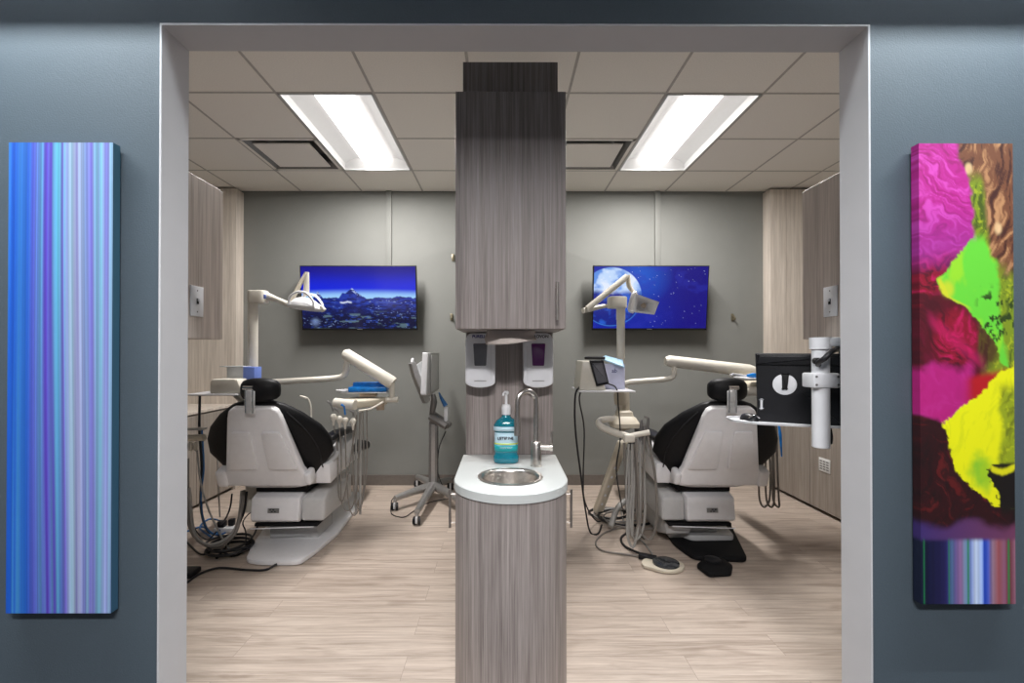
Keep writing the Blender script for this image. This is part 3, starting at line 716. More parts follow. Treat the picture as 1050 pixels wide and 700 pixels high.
def canvas(label, cols, x0, x1, zt, zb, edge, mt, wrap=(1, 1, 1)):
    Yf = 1.368; t = thing('canvas_print', label, 'painting', ((x0+x1)/2, 1.39, zb))
    picture('printed_face', cols, ((x0, Yf, zt), (x1, Yf, zt), (x0, Yf, zb), (x1, Yf, zb)), mt, t)
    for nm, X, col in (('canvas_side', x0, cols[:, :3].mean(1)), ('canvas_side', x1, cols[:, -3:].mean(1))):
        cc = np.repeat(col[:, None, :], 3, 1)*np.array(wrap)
        a = (Yf, 1.394) if X == x1 else (1.394, Yf)
        picture(nm, cc, ((X, a[0], zt), (X, a[1], zt), (X, a[0], zb), (X, a[1], zb)), mt, t)
    b = new(); bx(b, x0+.0008, x1-.0008, Yf+.0008, 1.394, zb, zt); build('stretcher', b, M[edge], t, False)
MC = attr_mat('printed_canvas', .55)
a = pt(8, 146, 1.368); b_ = pt(113.5, 628.5, 1.368)
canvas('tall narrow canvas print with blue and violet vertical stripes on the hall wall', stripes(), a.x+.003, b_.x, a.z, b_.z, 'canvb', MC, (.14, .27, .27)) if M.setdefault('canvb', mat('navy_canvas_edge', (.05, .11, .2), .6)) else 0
a = pt(942, 147, 1.368); b_ = pt(1041.5, 619, 1.368)
canvas('tall narrow abstract canvas print in magenta, green and yellow on the hall wall', abstract(), a.x, b_.x, a.z, b_.z, 'canvr', MC, (.8, .8, .8)) if M.setdefault('canvr', mat('dark_canvas_edge', (.08, .01, .05), .6)) else 0

# ================================================================== DENTAL CHAIRS
def chair(cx, s, poly, plate_mat, label):
    """s = +1 when the inner side of the room lies at +x"""
    X = lambda x: cx+s*x
    t = thing('dental_chair', label, 'dental chair', (cx, 3.3, 0), 'dental chairs')
    b = new(); pl = round_poly([(X(x), y) for x, y in poly], .05)
    prism(b, pl, .002, .035, None, .010, 2); build('base_plate', b, M[plate_mat], t)
    # lift column and lower housing
    b = new(); bx(b, X(-.12), X(.16), 3.3, 3.75, .035, .20, .015); bx(b, X(-.10), X(.24), 3.22, 3.5, .03, .12, .01)
    build('lift_base', b, M['shell2'], t)
    b = new()
    for xx in (-.1, .12): tube(b, [(X(xx), 3.35, .12), (X(xx), 3.62, .42)], .022, 10)
    tube(b, [(X(-.02), 3.18, .165), (X(.06), 3.30, .15)], .022, 12)
    build('lift_linkage', b, M['bplast'], t)
    b = new()
    # sloping front pump cover
    prof = [(3.03, .228), (3.05, .37), (3.12, .393), (3.45, .393), (3.45, .215), (3.06, .205)]
    MM = Matrix(((0, 0, 1, 0), (1, 0, 0, 0), (0, 1, 0, 0), (0, 0, 0, 1)))
    x0, x1 = sorted((X(-.135), X(.185)))
    prism(b, prof, x0, x1, MM, .012, 3); pc = build('pump_cover', b, M['shell'], t)
    b = new(); x0, x1 = sorted((X(.19), X(.345))); prism(b, [(3.06, .21), (3.07, .362), (3.14, .388), (3.62, .388), (3.62, .2)], x0, x1, MM, .02, 3); build('side_cover', b, M['shell2'], t)  # shell colour darkened here to carry the cover's shade
    b = new(); bx(b, X(-.12), X(.30), 3.06, 3.5, .176, .196, .003); build('stop_plate', b, M['rubber'], t)
    b = new(); tube(b, [(X(-.13), 3.03, .172), (X(.28), 3.05, .178)], .004, 8); build('stop_bar', b, M['plastic'], t)
    b = new(); box(b, (X(.02), 3.035, .29), (.075, .002, .03), 0, 1, Matrix.Rotation(-.16, 3, 'X')); build('rating_label', b, M['galv'], pc, False)
    for dx, dz in ((-.01, .006), (.01, .006), (0, -.007)): pass
    b = new()
    for dx, dz in ((-.02, .006), (.0, .006), (-.01, -.006), (.01, -.006)): box(b, (X(.02+dx), 3.0335, .29+dz), (.012, .002, .006), 0, 1, Matrix.Rotation(-.16, 3, 'X'))
    build('label_mark', b, M['ink'], pc, False)
    # seat
    b = new(); rings = []
    for y, hw, z0, z1, sh_ in ((3.08, .22, .43, .53, 0), (3.2, .29, .42, .55, .01), (3.5, .30, .43, .55, .05), (3.8, .22, .42, .51, .08), (4.1, .16, .39, .46, .1)):
        rings.append([Vector((X(a+sh_), y, (z0+z1)/2+c)) for a, c in sup(hw, (z1-z0)/2, .45)])
    loft(b, rings); build('seat_pan', b, M['shell'], t, True, 50)
    b = new(); x0, x1 = sorted((X(.27), X(.375)))
    prism(b, [(3.1, .45), (3.08, .59), (3.2, .60), (3.62, .70), (3.66, .66), (3.4, .48)], x0, x1, MM, .012, 2); build('seat_side', b, M['shell'], t)
    b = new(); bx(b, *sorted((X(-.13), X(.22))), 3.1, 3.5, .395, .44, .004); build('gap_darkening_box', b, M['rubber'], t)  # black box added to darken the gap under the backrest
    b = new(); rings = []
    for y, hw, z0, z1, sh_ in ((3.12, .24, .55, .63, 0), (3.2, .27, .54, .66, .01), (3.5, .28, .54, .65, .05), (3.8, .23, .50, .61, .09), (4.1, .20, .45, .56, .11), (4.3, .17, .42, .52, .12), (4.36, .12, .43, .5, .12)):
        rings.append([Vector((X(a+sh_), y, (z0+z1)/2+c)) for a, c in sup(hw, (z1-z0)/2, .6)])
    loft(b, rings); build('seat_cushion', b, M['black'], t, True, 60)
    # backrest, reclined a little towards the camera
    O = Vector((cx, 2.995, .462)); up = Vector((0, -.195, .533)); L = up.length; up.normalize()
    n = Vector((0, -up.z, up.y)); n = n if n.y < 0 else -n     # out of the back, towards the camera
    R = Matrix(((1*1, up.x, n.x, O.x), (0, up.y, n.y, O.y), (0, up.z, n.z, O.z), (0, 0, 0, 1)))
    ol = [(-.255, .0), (.255, .0), (.272, .03), (.258, .115), (.248, .125), (.165, L-.07), (.148, L-.02), (.12, L), (-.12, L), (-.148, L-.02), (-.165, L-.07), (-.248, .125), (-.258, .115), (-.272, .03)]
    b = new(); prism(b, ol, -.05, 0, R, .012, 3); sh = build('backrest_shell', b, M['shell'], t)
    b = new()
    for q in (-1, 1):
        pan = [(q*.035, .135), (q*.225, .135), (q*.150, L-.16), (q*.035, L-.16)]
        pan = round_poly(pan if q > 0 else pan[::-1], .015, 3); prism(b, pan, -.002, .014, R, .004, 2)
    build('raised_panel', b, M['shell'], sh)
    for q in (-1, 1):
        b = new(); c = R @ Vector((s*q*(.283 if q < 0 else .275), .06, -.03)); box(b, c, (.07 if q < 0 else .045, .12 if q < 0 else .09, .09), .018, 3, Matrix((Vector((1, 0, 0)), up, n)).transposed()); build('armrest_mount', b, M['shell'], t)
    b = new(); rings = []
    for v, hw, th, off, bend in ((-.03, .22, .03, -.09, 0), (.0, .28, .045, -.09, .03), (.07, .35, .055, -.10, .05), (.17, .43, .06, -.10, .06), (.27, .425, .06, -.10, .06), (.37, .375, .058, -.095, .05), (.47, .28, .05, -.09, .03), (.55, .17, .04, -.085, .01), (.575, .11, .025, -.085, 0)):
        r = []
        for a, c in sup(hw, th, .75, 40):
            k = (a/hw)**2; a *= .93 if a > 0 else 1.0; r.append(R @ Vector((s*a, v, off+c-bend*k)))
        rings.append(r)
    loft(b, rings); build('back_cushion', b, M['black'], t, True, 70)
    # piping seam down the cushion
    b = new(); tube(b, [R @ Vector((s*a, v, d)) for a, v, d in ((.19, .52, -.045), (.28, .40, -.05), (.34, .25, -.066), (.35, .1, -.07))], .004, 6, 4); build('piping', b, M['bplast'], t)
    # headrest on its chromed bracket
    hb = R @ Vector((-s*.0-.03*s*-1*0, L, 0)); 
    bx0 = cx+.006 if s > 0 else cx-.018
    b = new(); box(b, (bx0, 2.775, 1.035), (.058, .012, .14), .004); box(b, (bx0, 2.768, 1.075), (.036, .02, .07), .006)
    br = build('headrest_bracket', b, M['bright'], t)
    b = new()
    for q in (-1, 1): tube(b, [(bx0+q*.022, 2.765, .975), (bx0+q*.022, 2.765, 1.12)], .005, 8)
    tube(b, [(bx0-.03, 2.755, 1.125), (bx0+.03, 2.755, 1.125)], .012, 12)
    build('release_knob', b, M['chrome'], br)
    b = new(); rings = []
    hx = cx+s*.022 if s > 0 else cx-.002
    for i in range(11):
        a = -PI/2+PI*i/10; rings.append([Vector((hx+.122*math.sin(a), 2.85+p*1.0+.02*math.sin(a)**2, 1.105+q)) for p, q in sup(.05*max(.12, math.cos(a)**.6), .075*max(.12, math.cos(a)**.5), .8)])
    loft(b, rings); build('headrest', b, M['black'], t, True, 80)
    # armrests
    for q in (-1, 1):
        b = new(); xx = X(.345 if q > 0 else -.415); dz = .075 if q > 0 else 0
        tube(b, [(X(.31*q), 3.1, .56), (X(.37*q), 3.2, .62), (xx, 3.36, .65+dz)], .022, 10, 3); am = build('armrest_support', b, M['shell2'], t)
        b = new(); rings = []
        for y, hw, th, z in ((3.2, .02, .01, .67), (3.24, .040, .02, .675), (3.4, .050, .026, .68), (3.65, .046, .024, .665), (3.74, .02, .01, .65)):
            rings.append([Vector((xx+a, y-.1*(q > 0), z+dz+c)) for a, c in sup(hw, th, .7, 20)])
        loft(b, rings); build('arm_pad', b, M['bplast'], t, True, 70)
    if s < 0:
        b = new(); x0, x1 = sorted((X(.13), X(.30))); prism(b, [(3.12, .10), (3.10, .2), (3.6, .2), (3.65, .04), (3.3, .04)], x0, x1, MM, .015, 2); build('base_skirt', b, M['shell2'], t)
    return t
chair(-1.5425, 1, [(-.09, 2.90), (.02, 2.87), (.27, 2.87), (.31, 3.05), (.34, 3.35), (.31, 3.8), (.2, 4.3), (-.1, 4.3), (-.25, 3.7), (-.24, 3.4), (-.16, 3.1)], 'shell',
      'light grey and black dental chair with a pale base plate below the mountain television')
chair(1.41, -1, [(-.144, 2.90), (.19, 2.93), (.235, 3.15), (.22, 3.35), (.14, 3.75), (-.1, 3.9), (-.38, 3.72), (-.3, 3.4)], 'rubber',
      'light grey and black dental chair on a black mat beside the hanging monitor')
# flat top of the right-hand base inside its black cover
b = new(); prism(b, round_poly([(1.30, 3.15), (1.60, 3.16), (1.66, 3.5), (1.24, 3.5), (1.2, 3.3)], .03), .036, .075, None, .01); o = build('base_cover', b, M['shell2'], bpy.data.objects['dental_chair.001'])

# ================================================================== LIGHT POLES AND LAMPS
def T(*a): return [pt(*p) for p in a]
LY = 3.3
t = thing('treatment_lamp', 'ivory pole mounted dental lamp beside the left chair, folded in front of the mountain television', 'dental lamp', pt(259, 400, LY)-Vector((0, 0, .0)), 'dental lamps')
pb = pt(259.5, 307, LY); 
b = new(); lathe(b, (pb.x, pb.y, .5), [(.045, -.3), (.045, .25), (.034, .26), (.034, pb.z-.5)], 24); build('pole', b, M['ivory'], t)
b = new(); tube(b, [(pb.x, LY, .2), (pb.x, LY, .24), (pb.x+.1, LY+.1, .24), (-1.5, 3.45, .3)], .03, 10); build('mounting_arm', b, M['ivory'], t)
hc = pt(263.5, 310, LY)
b = new(); prism(b, round_poly([(hc.x-.06, LY-.05), (hc.x+.075, LY-.05), (hc.x+.075, LY+.05), (hc.x-.06, LY+.05)], .045, 5), pt(264, 311, LY).z, pt(264, 298, LY).z, None, .008); hd = build('head_housing', b, M['ivory'], t)
b = new(); q = pt(271.5, 304, LY-.052); box(b, q, (.018, .006, .03), .002); build('switch', b, M['boxblue'], hd)
b = new(); tube(b, T((275, 304, LY), (284, 307, LY-.02), (297, 312.5, LY-.05)), [.028, .018, .02], 12); build('lower_arm', b, M['ivory'], t)
b = new(); tube(b, T((296, 313, LY-.05), (314, 280, LY)), [.016, .014], 12); build('spring_arm', b, M['cream'], t)
b = new(); tube(b, T((314.5, 279, LY), (314, 303, LY)), [.017, .022], 14); build('drop_arm', b, M['ivory'], t)
lh = pt(314, 313, LY-.02)
b = new(); rings = []
for z, a, d in ((.055, .03, .02), (.045, .06, .05), (.02, .09, .08), (.0, .115, .10), (-.02, .12, .10), (-.035, .10, .09)):
    rings.append([lh+Vector((x+.02*(-z*10), y, z-.1*x)) for x, y in sup(a, d, .8)])
loft(b, rings); hd = build('lamp_head', b, M['plastic'], t, True, 50)
b = new(); tube(b, T((329, 314, LY-.05), (331, 316, LY-.05), (333, 318, LY-.05)), .014, 10); build('switch_knob', b, M['ivory'], hd)
for yy in (-.09, .07):
    b = new(); tube(b, [lh+Vector((-.085, yy, -.01)), lh+Vector((-.075, yy, .05)), lh+Vector((-.02, yy, .085)), lh+Vector((.04, yy, .075)), lh+Vector((.085, yy, .02)), lh+Vector((.09, yy, -.02))], .009, 10, 4); build('handle', b, M['plastic'], hd)
b = new(); 
for k in range(3): tube(b, [lh+Vector((-.10+.01*k, -.105, .0-.012*k)), lh+Vector((0, -.112, -.012-.010*k)), lh+Vector((.10, -.10, -.022-.008*k))], .0035, 6, 3)
build('reflector_rib', b, M['shell2'], hd)

RY = 3.4
t = thing('treatment_lamp', 'ivory pole mounted dental lamp with an angular head in front of the moon television', 'dental lamp', pt(640, 430, RY), 'dental lamps')
pb = pt(636.5, 312, RY); p2 = pt(637, 400, RY)
b = new(); lathe(b, (pb.x, RY, .72), [(.03, 0), (.03, pb.z-.72-.12), (.033, pb.z-.72-.11), (.033, pb.z-.72)], 20); build('pole', b, M['ivory'], t)
hc = pt(632, 312, RY)
b = new(); prism(b, round_poly([(hc.x-.065, RY-.06), (hc.x+.075, RY-.06), (hc.x+.075, RY+.06), (hc.x-.065, RY+.06)], .05, 5), pt(632, 316, RY).z, pt(632, 304.5, RY).z, None, .008); build('head_housing', b, M['ivory'], t)
b = new(); tube(b, T((625, 313, RY), (618, 314, RY), (598, 318.5, RY-.1)), [.012, .016, .02], 12); build('lower_arm', b, M['ivory'], t)
b = new(); tube(b, T((602, 316.5, RY-.1), (643, 283.5, RY-.05)), [.022, .024], 12); build('spring_arm', b, M['ivory'], t)
b = new(); tube(b, T((644, 282, RY-.05), (645, 293, RY-.05), (651, 301, RY-.05), (657, 308, RY-.05)), [.016, .018, .014, .012], 10, 3); build('drop_arm', b, M['cream'], t)
# angular open head: top shell, side cheeks, lens
P = [pt(652, 301, RY-.1), pt(676, 309.5, RY-.18), pt(671, 322.5, RY-.16), pt(649, 320, RY-.08)]
ctr = sum(P, Vector())/4; back = Vector((-.25, .9, .1)).normalized()*.10
b = new(); outer = P; inner = [p+(ctr-p)*.24 for p in P]; bk = [p+(ctr-p)*.3+back for p in P]
loft(b, [inner, outer, bk], cap=False); b.faces.new([b.verts.new(p) for p in bk])
hd = build('lamp_head', b, M['plastic'], t, False)
b = new(); inner2 = [p+(ctr-p)*.3+back*.7 for p in inner]; b.faces.new([b.verts.new(p) for p in inner2]); loft(b, [inner, inner2], cap=False); build('reflector', b, M['plastic'], hd, False)
b = new(); c = ctr+back*.1; lathe(b, c, [(.012, 0), (.02, .012), (.014, .03)], 16, back); build('bulb_shield', b, M['tan'], hd)
b = new(); tube(b, [P[0]+Vector((0, 0, .01)), P[0]+Vector((-.03, -.02, -.01)), P[3]+Vector((-.035, -.02, .02)), P[3]], .010, 8, 3); build('handle', b, M['plastic'], hd)

# ================================================================== LEFT SIDE EQUIPMENT
DY = 3.5
# delivery arm carrying the instrument head
t = thing('delivery_unit', 'ivory dental delivery unit with hanging instruments beside the left chair', 'dental delivery unit', pt(375, 410, DY), 'dental delivery units')
b = new(); tube(b, fillet(T((262, 392, LY), (283, 391.5, LY+.02), (340, 388, DY), (354, 386, DY), (356, 368, DY)), .09), .022, 14); build('lower_arm', b, M['ivory'], t)
b = new(); tube(b, T((352, 361.5, DY-.01), (355, 363, DY-.01), (400, 391, DY-.05), (403, 393, DY-.05)), [.024, .045, .05, .047], 18); build('spring_arm', b, M['ivory'], t)
b = new(); a0 = pt(402, 392, DY-.05); tube(b, [a0, pt(402, 409, DY-.05)], .02, 12); tube(b, T((396, 409.5, DY-.05), (408, 409.5, DY-.05)), .022, 12); build('swivel', b, M['ivory'], t)
hc = pt(367, 410, DY)
b = new(); up0 = pt(343, 409, DY-.15); 
poly = [pt(341, 412, DY-.2), pt(366, 419, DY-.25), pt(400, 407, DY+.0), pt(372, 402, DY+.15)]
zt = pt(356, 410, DY-.2).z
prism(b, round_poly([(p.x, p.y) for p in poly], .05), zt-.055, zt, None, .015, 3); build('head_body', b, M['cream'], t)
b = new(); tube(b, [Vector((poly[0].x+.02, poly[0].y-.0, zt-.02)), Vector((poly[1].x-.01, poly[1].y, zt-.03))], .036, 14); build('front_rail', b, M['ivory'], t)
b = new(); tube(b, T((368, 421, DY-.28), (380, 419, DY-.2), (393, 412, DY-.15)), .007, 8, 4); build('grab_handle', b, M['ivory'], t)
b = new(); lathe(b, pt(390, 420, DY-.05), [(.03, 0), (.032, .05), (.02, .06)], 14); build('bracket_knob', b, M['tan'], t)
for i, (px, py) in enumerate(((342, 429), (348, 431), (354, 432.5), (362, 433.5))):
    c = pt(px, py-3, DY-.3); b = new(); lathe(b, c-Vector((0, 0, .02)), [(.006, -.05), (.010, -.02), (.019, .0), (.022, .015), (.014, .030), (.005, .034)], 14); hp = build('instrument_holder', b, M['ivory'], t)
    b = new(); tip = c+Vector((-.02+.008*i, -.01, .09 if i in (0, 2) else .055)); tube(b, [c+Vector((0, 0, .03)), tip, tip+Vector((-.02, 0, .012))], [.006, .006, .009], 8); build('handpiece', b, M['dsteel'] if i != 2 else M['bluep'], hp)
hs = [((342, 436), (346, 460), (347, 505), (352, 512), (358, 480), (366, 425)), ((348, 438), (350, 470), (350, 513), (358, 523), (366, 500), (369, 423)),
      ((354, 440), (355, 480), (358, 519), (365, 527), (373, 500), (372, 421)), ((362, 441), (362, 480), (364, 512), (370, 520), (376, 480), (376, 420))]
for i, h in enumerate(hs):
    b = new(); tube(b, [pt(x, y, DY-.3+.06*(k/5)) for k, (x, y) in enumerate(h)], .0048, 6, 6); build('hose', b, M['hosed'], t)
b = new(); 
for px in (365, 369.5): tube(b, [pt(px, 422, DY-.2), pt(px, 527, DY-.2)], .009, 8)
build('drop_tube', b, M['hose'], t)
# instrument tray with a blue wrapped pack
t = thing('instrument_tray', 'thin tray holding loose instruments on the left delivery unit', 'tray', pt(372, 403, DY))
zr = zt+.03
b = new(); c = pt(378, 402, DY); R1 = Matrix.Rotation(.12, 3, 'Z')
box(b, (c.x-.02, c.y, zr+.012), (.34, .20, .008), .003, 2, R1); build('tray_pan', b, M['galv'], t)
b = new(); box(b, (c.x, c.y, zr-.008), (.12, .1, .03), .006, 2, R1); build('tray_post', b, M['tan'], t)
b = new()
for k in range(4): tube(b, [Vector((c.x-.16, c.y-.06+.03*k, zr+.022)), Vector((c.x-.22+.01*k, c.y-.08+.03*k, zr+.03))], .007, 6)
build('instrument', b, M['plastic'], t)
b = new(); box(b, (c.x+.005, c.y-.01, zr+.036), (.28, .13, .036), .006, 2, R1); box(b, (c.x+.01, c.y+.03, zr+.062), (.26, .07, .045), .006, 2, R1)
tag(build('blue_pack', b, M['bluep'], None), 'bright blue wrapped pack lying on the left delivery tray', 'pack')

# bracket table and carton by the left chair
AY = 3.15
t = thing('bracket_table', 'white bracket table behind the left chair carrying a cream monitor box', 'bracket table', pt(235, 405, AY))
c = pt(229, 403, AY)
b = new(); box(b, (c.x, AY, c.z), (.34, .26, .012), .005); build('table_top', b, M['plastic'], t)
b = new(); tube(b, [Vector((c.x+.08, AY, c.z-.006)), Vector((pb.x*0-1.85, AY+.1, c.z-.07)), pt(258, 420, LY)], .02, 10); build('table_arm', b, M['ivory'], t)
b = new(); MM = Matrix(((1, 0, 0, 0), (0, 0, 1, 0), (0, 1, 0, 0), (0, 0, 0, 1)))
x0 = pt(216, 395, AY-.1).x; x1 = pt(249, 395, AY-.1).x; z0 = c.z+.007; z1 = pt(230, 388.5, AY-.1).z
prism(b, [(x0, z0), (x1, z0), (x1-.01, z0+.04), (x1-.035, z1-.003), (x1-.06, z1), (x0+.015, z1), (x0, z1-.02)], AY-.11, AY+.1, MM, .008)
tag(build('suction_box', b, M['ivory'], None), 'cream plastic box with rounded corners on the white bracket table', 'box')
t = thing('glove_box', 'white and blue disposable cartons on the rear of the bracket table against the light pole', 'box', pt(245, 389, LY+.02))
t.location = Vector((pt(245, 388, LY-.1).x, LY-.1, pt(245, 388, LY-.1).z))
x0 = pt(236, 385, LY-.1).x; x1 = pt(252.5, 385, LY-.1).x; x2 = pt(264, 385, LY-.1).x; z0 = c.z+.02; z1 = pt(250, 376, LY-.1).z
b = new(); bx(b, x0, x1, LY-.14, LY-.045, z0, z1, .002); build('clear_tub', b, M['clear'], t)
b = new(); bx(b, x1, x2, LY-.14, LY-.045, z0, z1, .002); build('carton', b, M['boxblue'], t)
b = new(); bx(b, x0-.05, x1, LY-.145, LY-.04, z1, z1+.006, .002); build('lid', b, M['clear'], t)
b = new(); bx(b, x0, x2, LY-.15, LY-.04, c.z+.006, z0); build('shelf', b, M['plastic'], t)
# holder bar at the extreme left
t = thing('assistant_arm', 'short cream assistant arm with a clip, left of the dental chair with the pale base', 'instrument arm', pt(200, 448, 3.1))
b = new(); tube(b, T((180, 449, 3.1), (210, 448.5, 3.1)), .022, 12); build('arm_tube', b, M['cream'], t)
b = new(); box(b, pt(200, 439.5, 3.1), (.13, .06, .014), .004); build('holder_plate', b, M['galv'], t)
for k in range(3):
    b = new(); lathe(b, pt(191+5*k, 460, 3.1), [(.008, -.015), (.014, 0), (.014, .03), (.008, .05)], 12); build('holder_cup', b, M['ivory'], t)

# ---------------------------------------------------------------- scanner cart
t = thing('scanner_cart', 'grey rolling cart with a double screen head on a star base near the pillar', 'medical cart', fl(445, 505))
hub = fl(444.5, 511); hub.z = .11
def caster(p, par):
    b = new(); tube(b, [Vector((p.x, p.y, .055)), Vector((p.x, p.y, .095))], .014, 10); fk = build('caster', b, M['galv'], par)
    for q in (-1, 1):
        b = new(); lathe(b, Vector((p.x+q*.008, p.y, .033)), [(.012, 0), (.032, .002), (.032, .018), (.012, .02)], 20, (q, .15, 0)); build('wheel', b, M['bplast'], fk)
    b = new(); box(b, (p.x, p.y-.02, .045), (.016, .03, .05), .004); build('brake_hood', b, M['plastic'], fk)
for px, py in ((405, 523), (427.5, 538), (474, 527), (462, 502), (428, 499)):
    e = fl(px, py); b = new()
    d = Vector((e.x, e.y, .10)); tube(b, [hub+Vector((0, 0, .01)), hub.lerp(d, .5)+Vector((0, 0, .012)), d], [.042, .034, .024], 10, 3)
    lg = build('leg', b, M['galv'], t); caster(e, lg)
b = new(); lathe(b, hub, [(.06, -.02), (.06, .02), (.035, .04)], 20); build('hub', b, M['galv'], t)
top = pt(444.5, 432, hub.y)
b = new(); bx(b, hub.x-.040, hub.x+.040, hub.y-.03, hub.y+.03, hub.z, top.z, .008); build('column', b, M['dsteel'], t)
b = new(); bx(b, hub.x-.016, hub.x+.016, hub.y-.0315, hub.y-.028, hub.z+.04, top.z-.02); build('column_inlay', b, M['galv'], t)
sy = hub.y
b = new(); tube(b, T((444.5, 434, sy), (443, 424, sy-.03), (445, 412, sy-.05), (444, 404, sy-.05)), [.028, .026, .03, .02], 10, 2); build('tilt_neck', b, M['dsteel'], t)
def slab(bm, q, th, rnd=.02):
    "four front-face corners, pushed back along their normal and rounded"
    n = (q[1]-q[0]).cross(q[3]-q[0]).normalized(); n = n if n.y > 0 else -n
    o = q[0]; u = (q[1]-q[0]).normalized(); v = n.cross(u); 
    Mx = Matrix(((u.x, v.x, n.x, o.x), (u.y, v.y, n.y, o.y), (u.z, v.z, n.z, o.z), (0, 0, 0, 1)))
    Mi = Mx.inverted(); pl = [((Mi @ p).x, (Mi @ p).y) for p in q]
    prism(bm, round_poly(pl, rnd), 0, th, Mx, .006, 2)
    return Mx
# rear unit seen edge-on: white rim with a grey side
b = new(); slab(b, T((437, 405, sy-.25), (441.5, 406, sy-.03), (442, 362, sy-.03), (439, 361.5, sy-.25)), .05, .01); build('screen_housing', b, M['plastic'], t)
b = new(); slab(b, T((441.5, 405, sy-.16), (450.5, 399, sy+.14), (450.5, 361.5, sy+.14), (441.5, 361.5, sy-.16)), .045, .015); sc = build('screen_back', b, M['galv'], t)
b = new(); slab(b, T((442.6, 402, sy-.165), (449.6, 397, sy+.11), (449.6, 364, sy+.11), (442.6, 364, sy-.165)), .006, .01); build('back_inset', b, M['smallg'] if 'smallg' in M else M['shell2'], sc)
b = new(); tube(b, T((422.5, 372, sy-.2), (426, 384, sy-.17), (437.5, 412, sy-.12)), [.034, .038, .04], 4); 
build('display_frame', b, M['galv'], t)
b = new(); slab(b, T((427, 374, sy-.1), (434, 369, sy+.05), (438, 398, sy+.05), (437, 402, sy-.1)), .012, .01); build('display_glass', b, M['clear'], t)
b = new(); tube(b, [pt(422, 371, sy-.2), pt(424, 371, sy-.2)], .034, 8); build('end_cap', b, M['plastic'], t)
b = new(); tube(b, T((441, 427, sy-.06), (458, 437, sy-.1)), .034, 8); tube(b, T((444, 423, sy+.03), (461, 434, sy-.05)), .02, 8); tube(b, T((458, 437, sy-.1), (461, 434, sy-.05)), .024, 8); build('handle', b, M['dsteel'], t)
b = new(); box(b, pt(457.5, 426, sy-.04), (.035, .03, .16), .006); build('wand_holder', b, M['plastic'], t)
b = new(); tube(b, T((457, 416, sy-.05), (452.5, 408, sy-.05), (450, 402, sy-.05)), [.022, .014, .005], 10); build('wand', b, M['cblue'], t)
b = new(); tube(b, T((457, 442, sy), (450, 460, sy), (449, 485, sy+.02), (458, 505, sy+.05), (466, 512, sy+.05)), .005, 6, 5); build('power_cord', b, M['cable'], t)
b = new(); tube(b, [fl(466, 510, .006), fl(440, 515, .006), fl(424, 524, .006), fl(414, 530, .006), fl(402, 527, .006), fl(401, 518, .03), pt(404, 510, 3.9), pt(420, 505, sy-.1)], .004, 6, 5); build('floor_cord', b, M['cable'], t)

# ================================================================== RIGHT SIDE EQUIPMENT
t = thing('support_unit', 'cream dental support unit with a looped instrument holder left of the right chair', 'dental support unit', fl(640, 520))
b = new(); a0 = pt(641, 448, RY+.05); tube(b, [Vector((pt(640, 400, RY).x+.0, RY, .72+.33)), Vector((pt(641, 440, RY).x, RY, pt(641, 440, RY).z))], .038, 16); build('post', b, M['cream'], t)
b = new(); c = pt(640, 430, RY-.02); 
rings = []
for z, hw in ((-.05, .10), (-.02, .10), (.02, .075), (.03, .06), (.06, .055), (.07, .04)): rings.append([c+Vector((x, y, z)) for x, y in sup(hw, hw, .4)])
loft(b, rings); build('junction_cover', b, M['cream'], t, True, 30)
e0 = pt(639, 452, RY+.1); e1 = fl(613, 524, .03)
b = new(); d = (e1-e0); 
MM = d.to_track_quat('Z', 'Y').to_matrix(); box(b, (e0+e1)/2, (.085, .05, d.length), .014, 3, MM); lg = build('support_leg', b, M['cream'], t)
b = new()
for k in range(5):
    q = e0.lerp(e1, .35+.13*k)+Vector((.0, -.03, 0)); lathe(b, q, [(.011, -.004), (.011, .004)], 12, (0, 1, .3))
build('bolt_cap', b, M['plastic'], lg)
IY = 3.25
b = new(); tube(b, fillet(T((640, 431, IY+.1), (625, 429, IY+.1), (613.5, 431, IY+.05), (614.5, 437, IY-.05), (632, 444, IY-.15), (646, 448, IY-.2)), .05), .024, 12); build('holder_loop', b, M['ivory'], t)
b = new(); box(b, pt(645, 449, IY-.2), (.075, .05, .055), .012, 3); tube(b, T((646, 447, IY-.2), (666, 443, IY-.22)), .019, 12); build('holder_bar', b, M['ivory'], t)
for i, (px, py) in enumerate(((657, 432), (660, 436), (664, 429))):
    b = new(); c = pt(px, py+10, IY-.2); tube(b, [c-Vector((0, 0, .06)), c+Vector((0, 0, .02)), pt(px+1, py, IY-.2), pt(px+(-3 if i else 1), py-2, IY-.2)], [.012, .010, .008, .008], 8, 2); build('syringe', b, M['dsteel'], t)
b = new(); tube(b, T((652, 480, 3.7), (660, 484, 3.65), (678, 492, 3.55)), .026, 12); build('chair_link', b, M['ivory'], t)
# hoses hanging in a long bundle
for i, h in enumerate((((640, 454), (641, 480), (644, 530), (648, 549), (655, 530), (652, 450)), ((644, 455), (645, 500), (643, 545), (650, 560), (656, 520), (656, 446)),
                       ((648, 456), (648, 500), (646, 535), (652, 553), (661, 530), (659, 446)), ((652, 452), (652, 500), (655, 540), (666, 553), (673, 535), (672, 490), (664, 446)),
                       ((648, 455), (650, 490), (648, 550)), ((645, 455), (642, 500), (645, 548)), ((661, 447), (659, 500), (655, 548), (648, 530), (650, 455)))):
    b = new(); tube(b, [pt(x, y, IY-.2+.02*math.sin(i*2+k)) for k, (x, y) in enumerate(h)], .0085 if i < 5 else .006, 8, 6); build('hose', b, M['hose'] if i % 3 else M['hosed'], t)
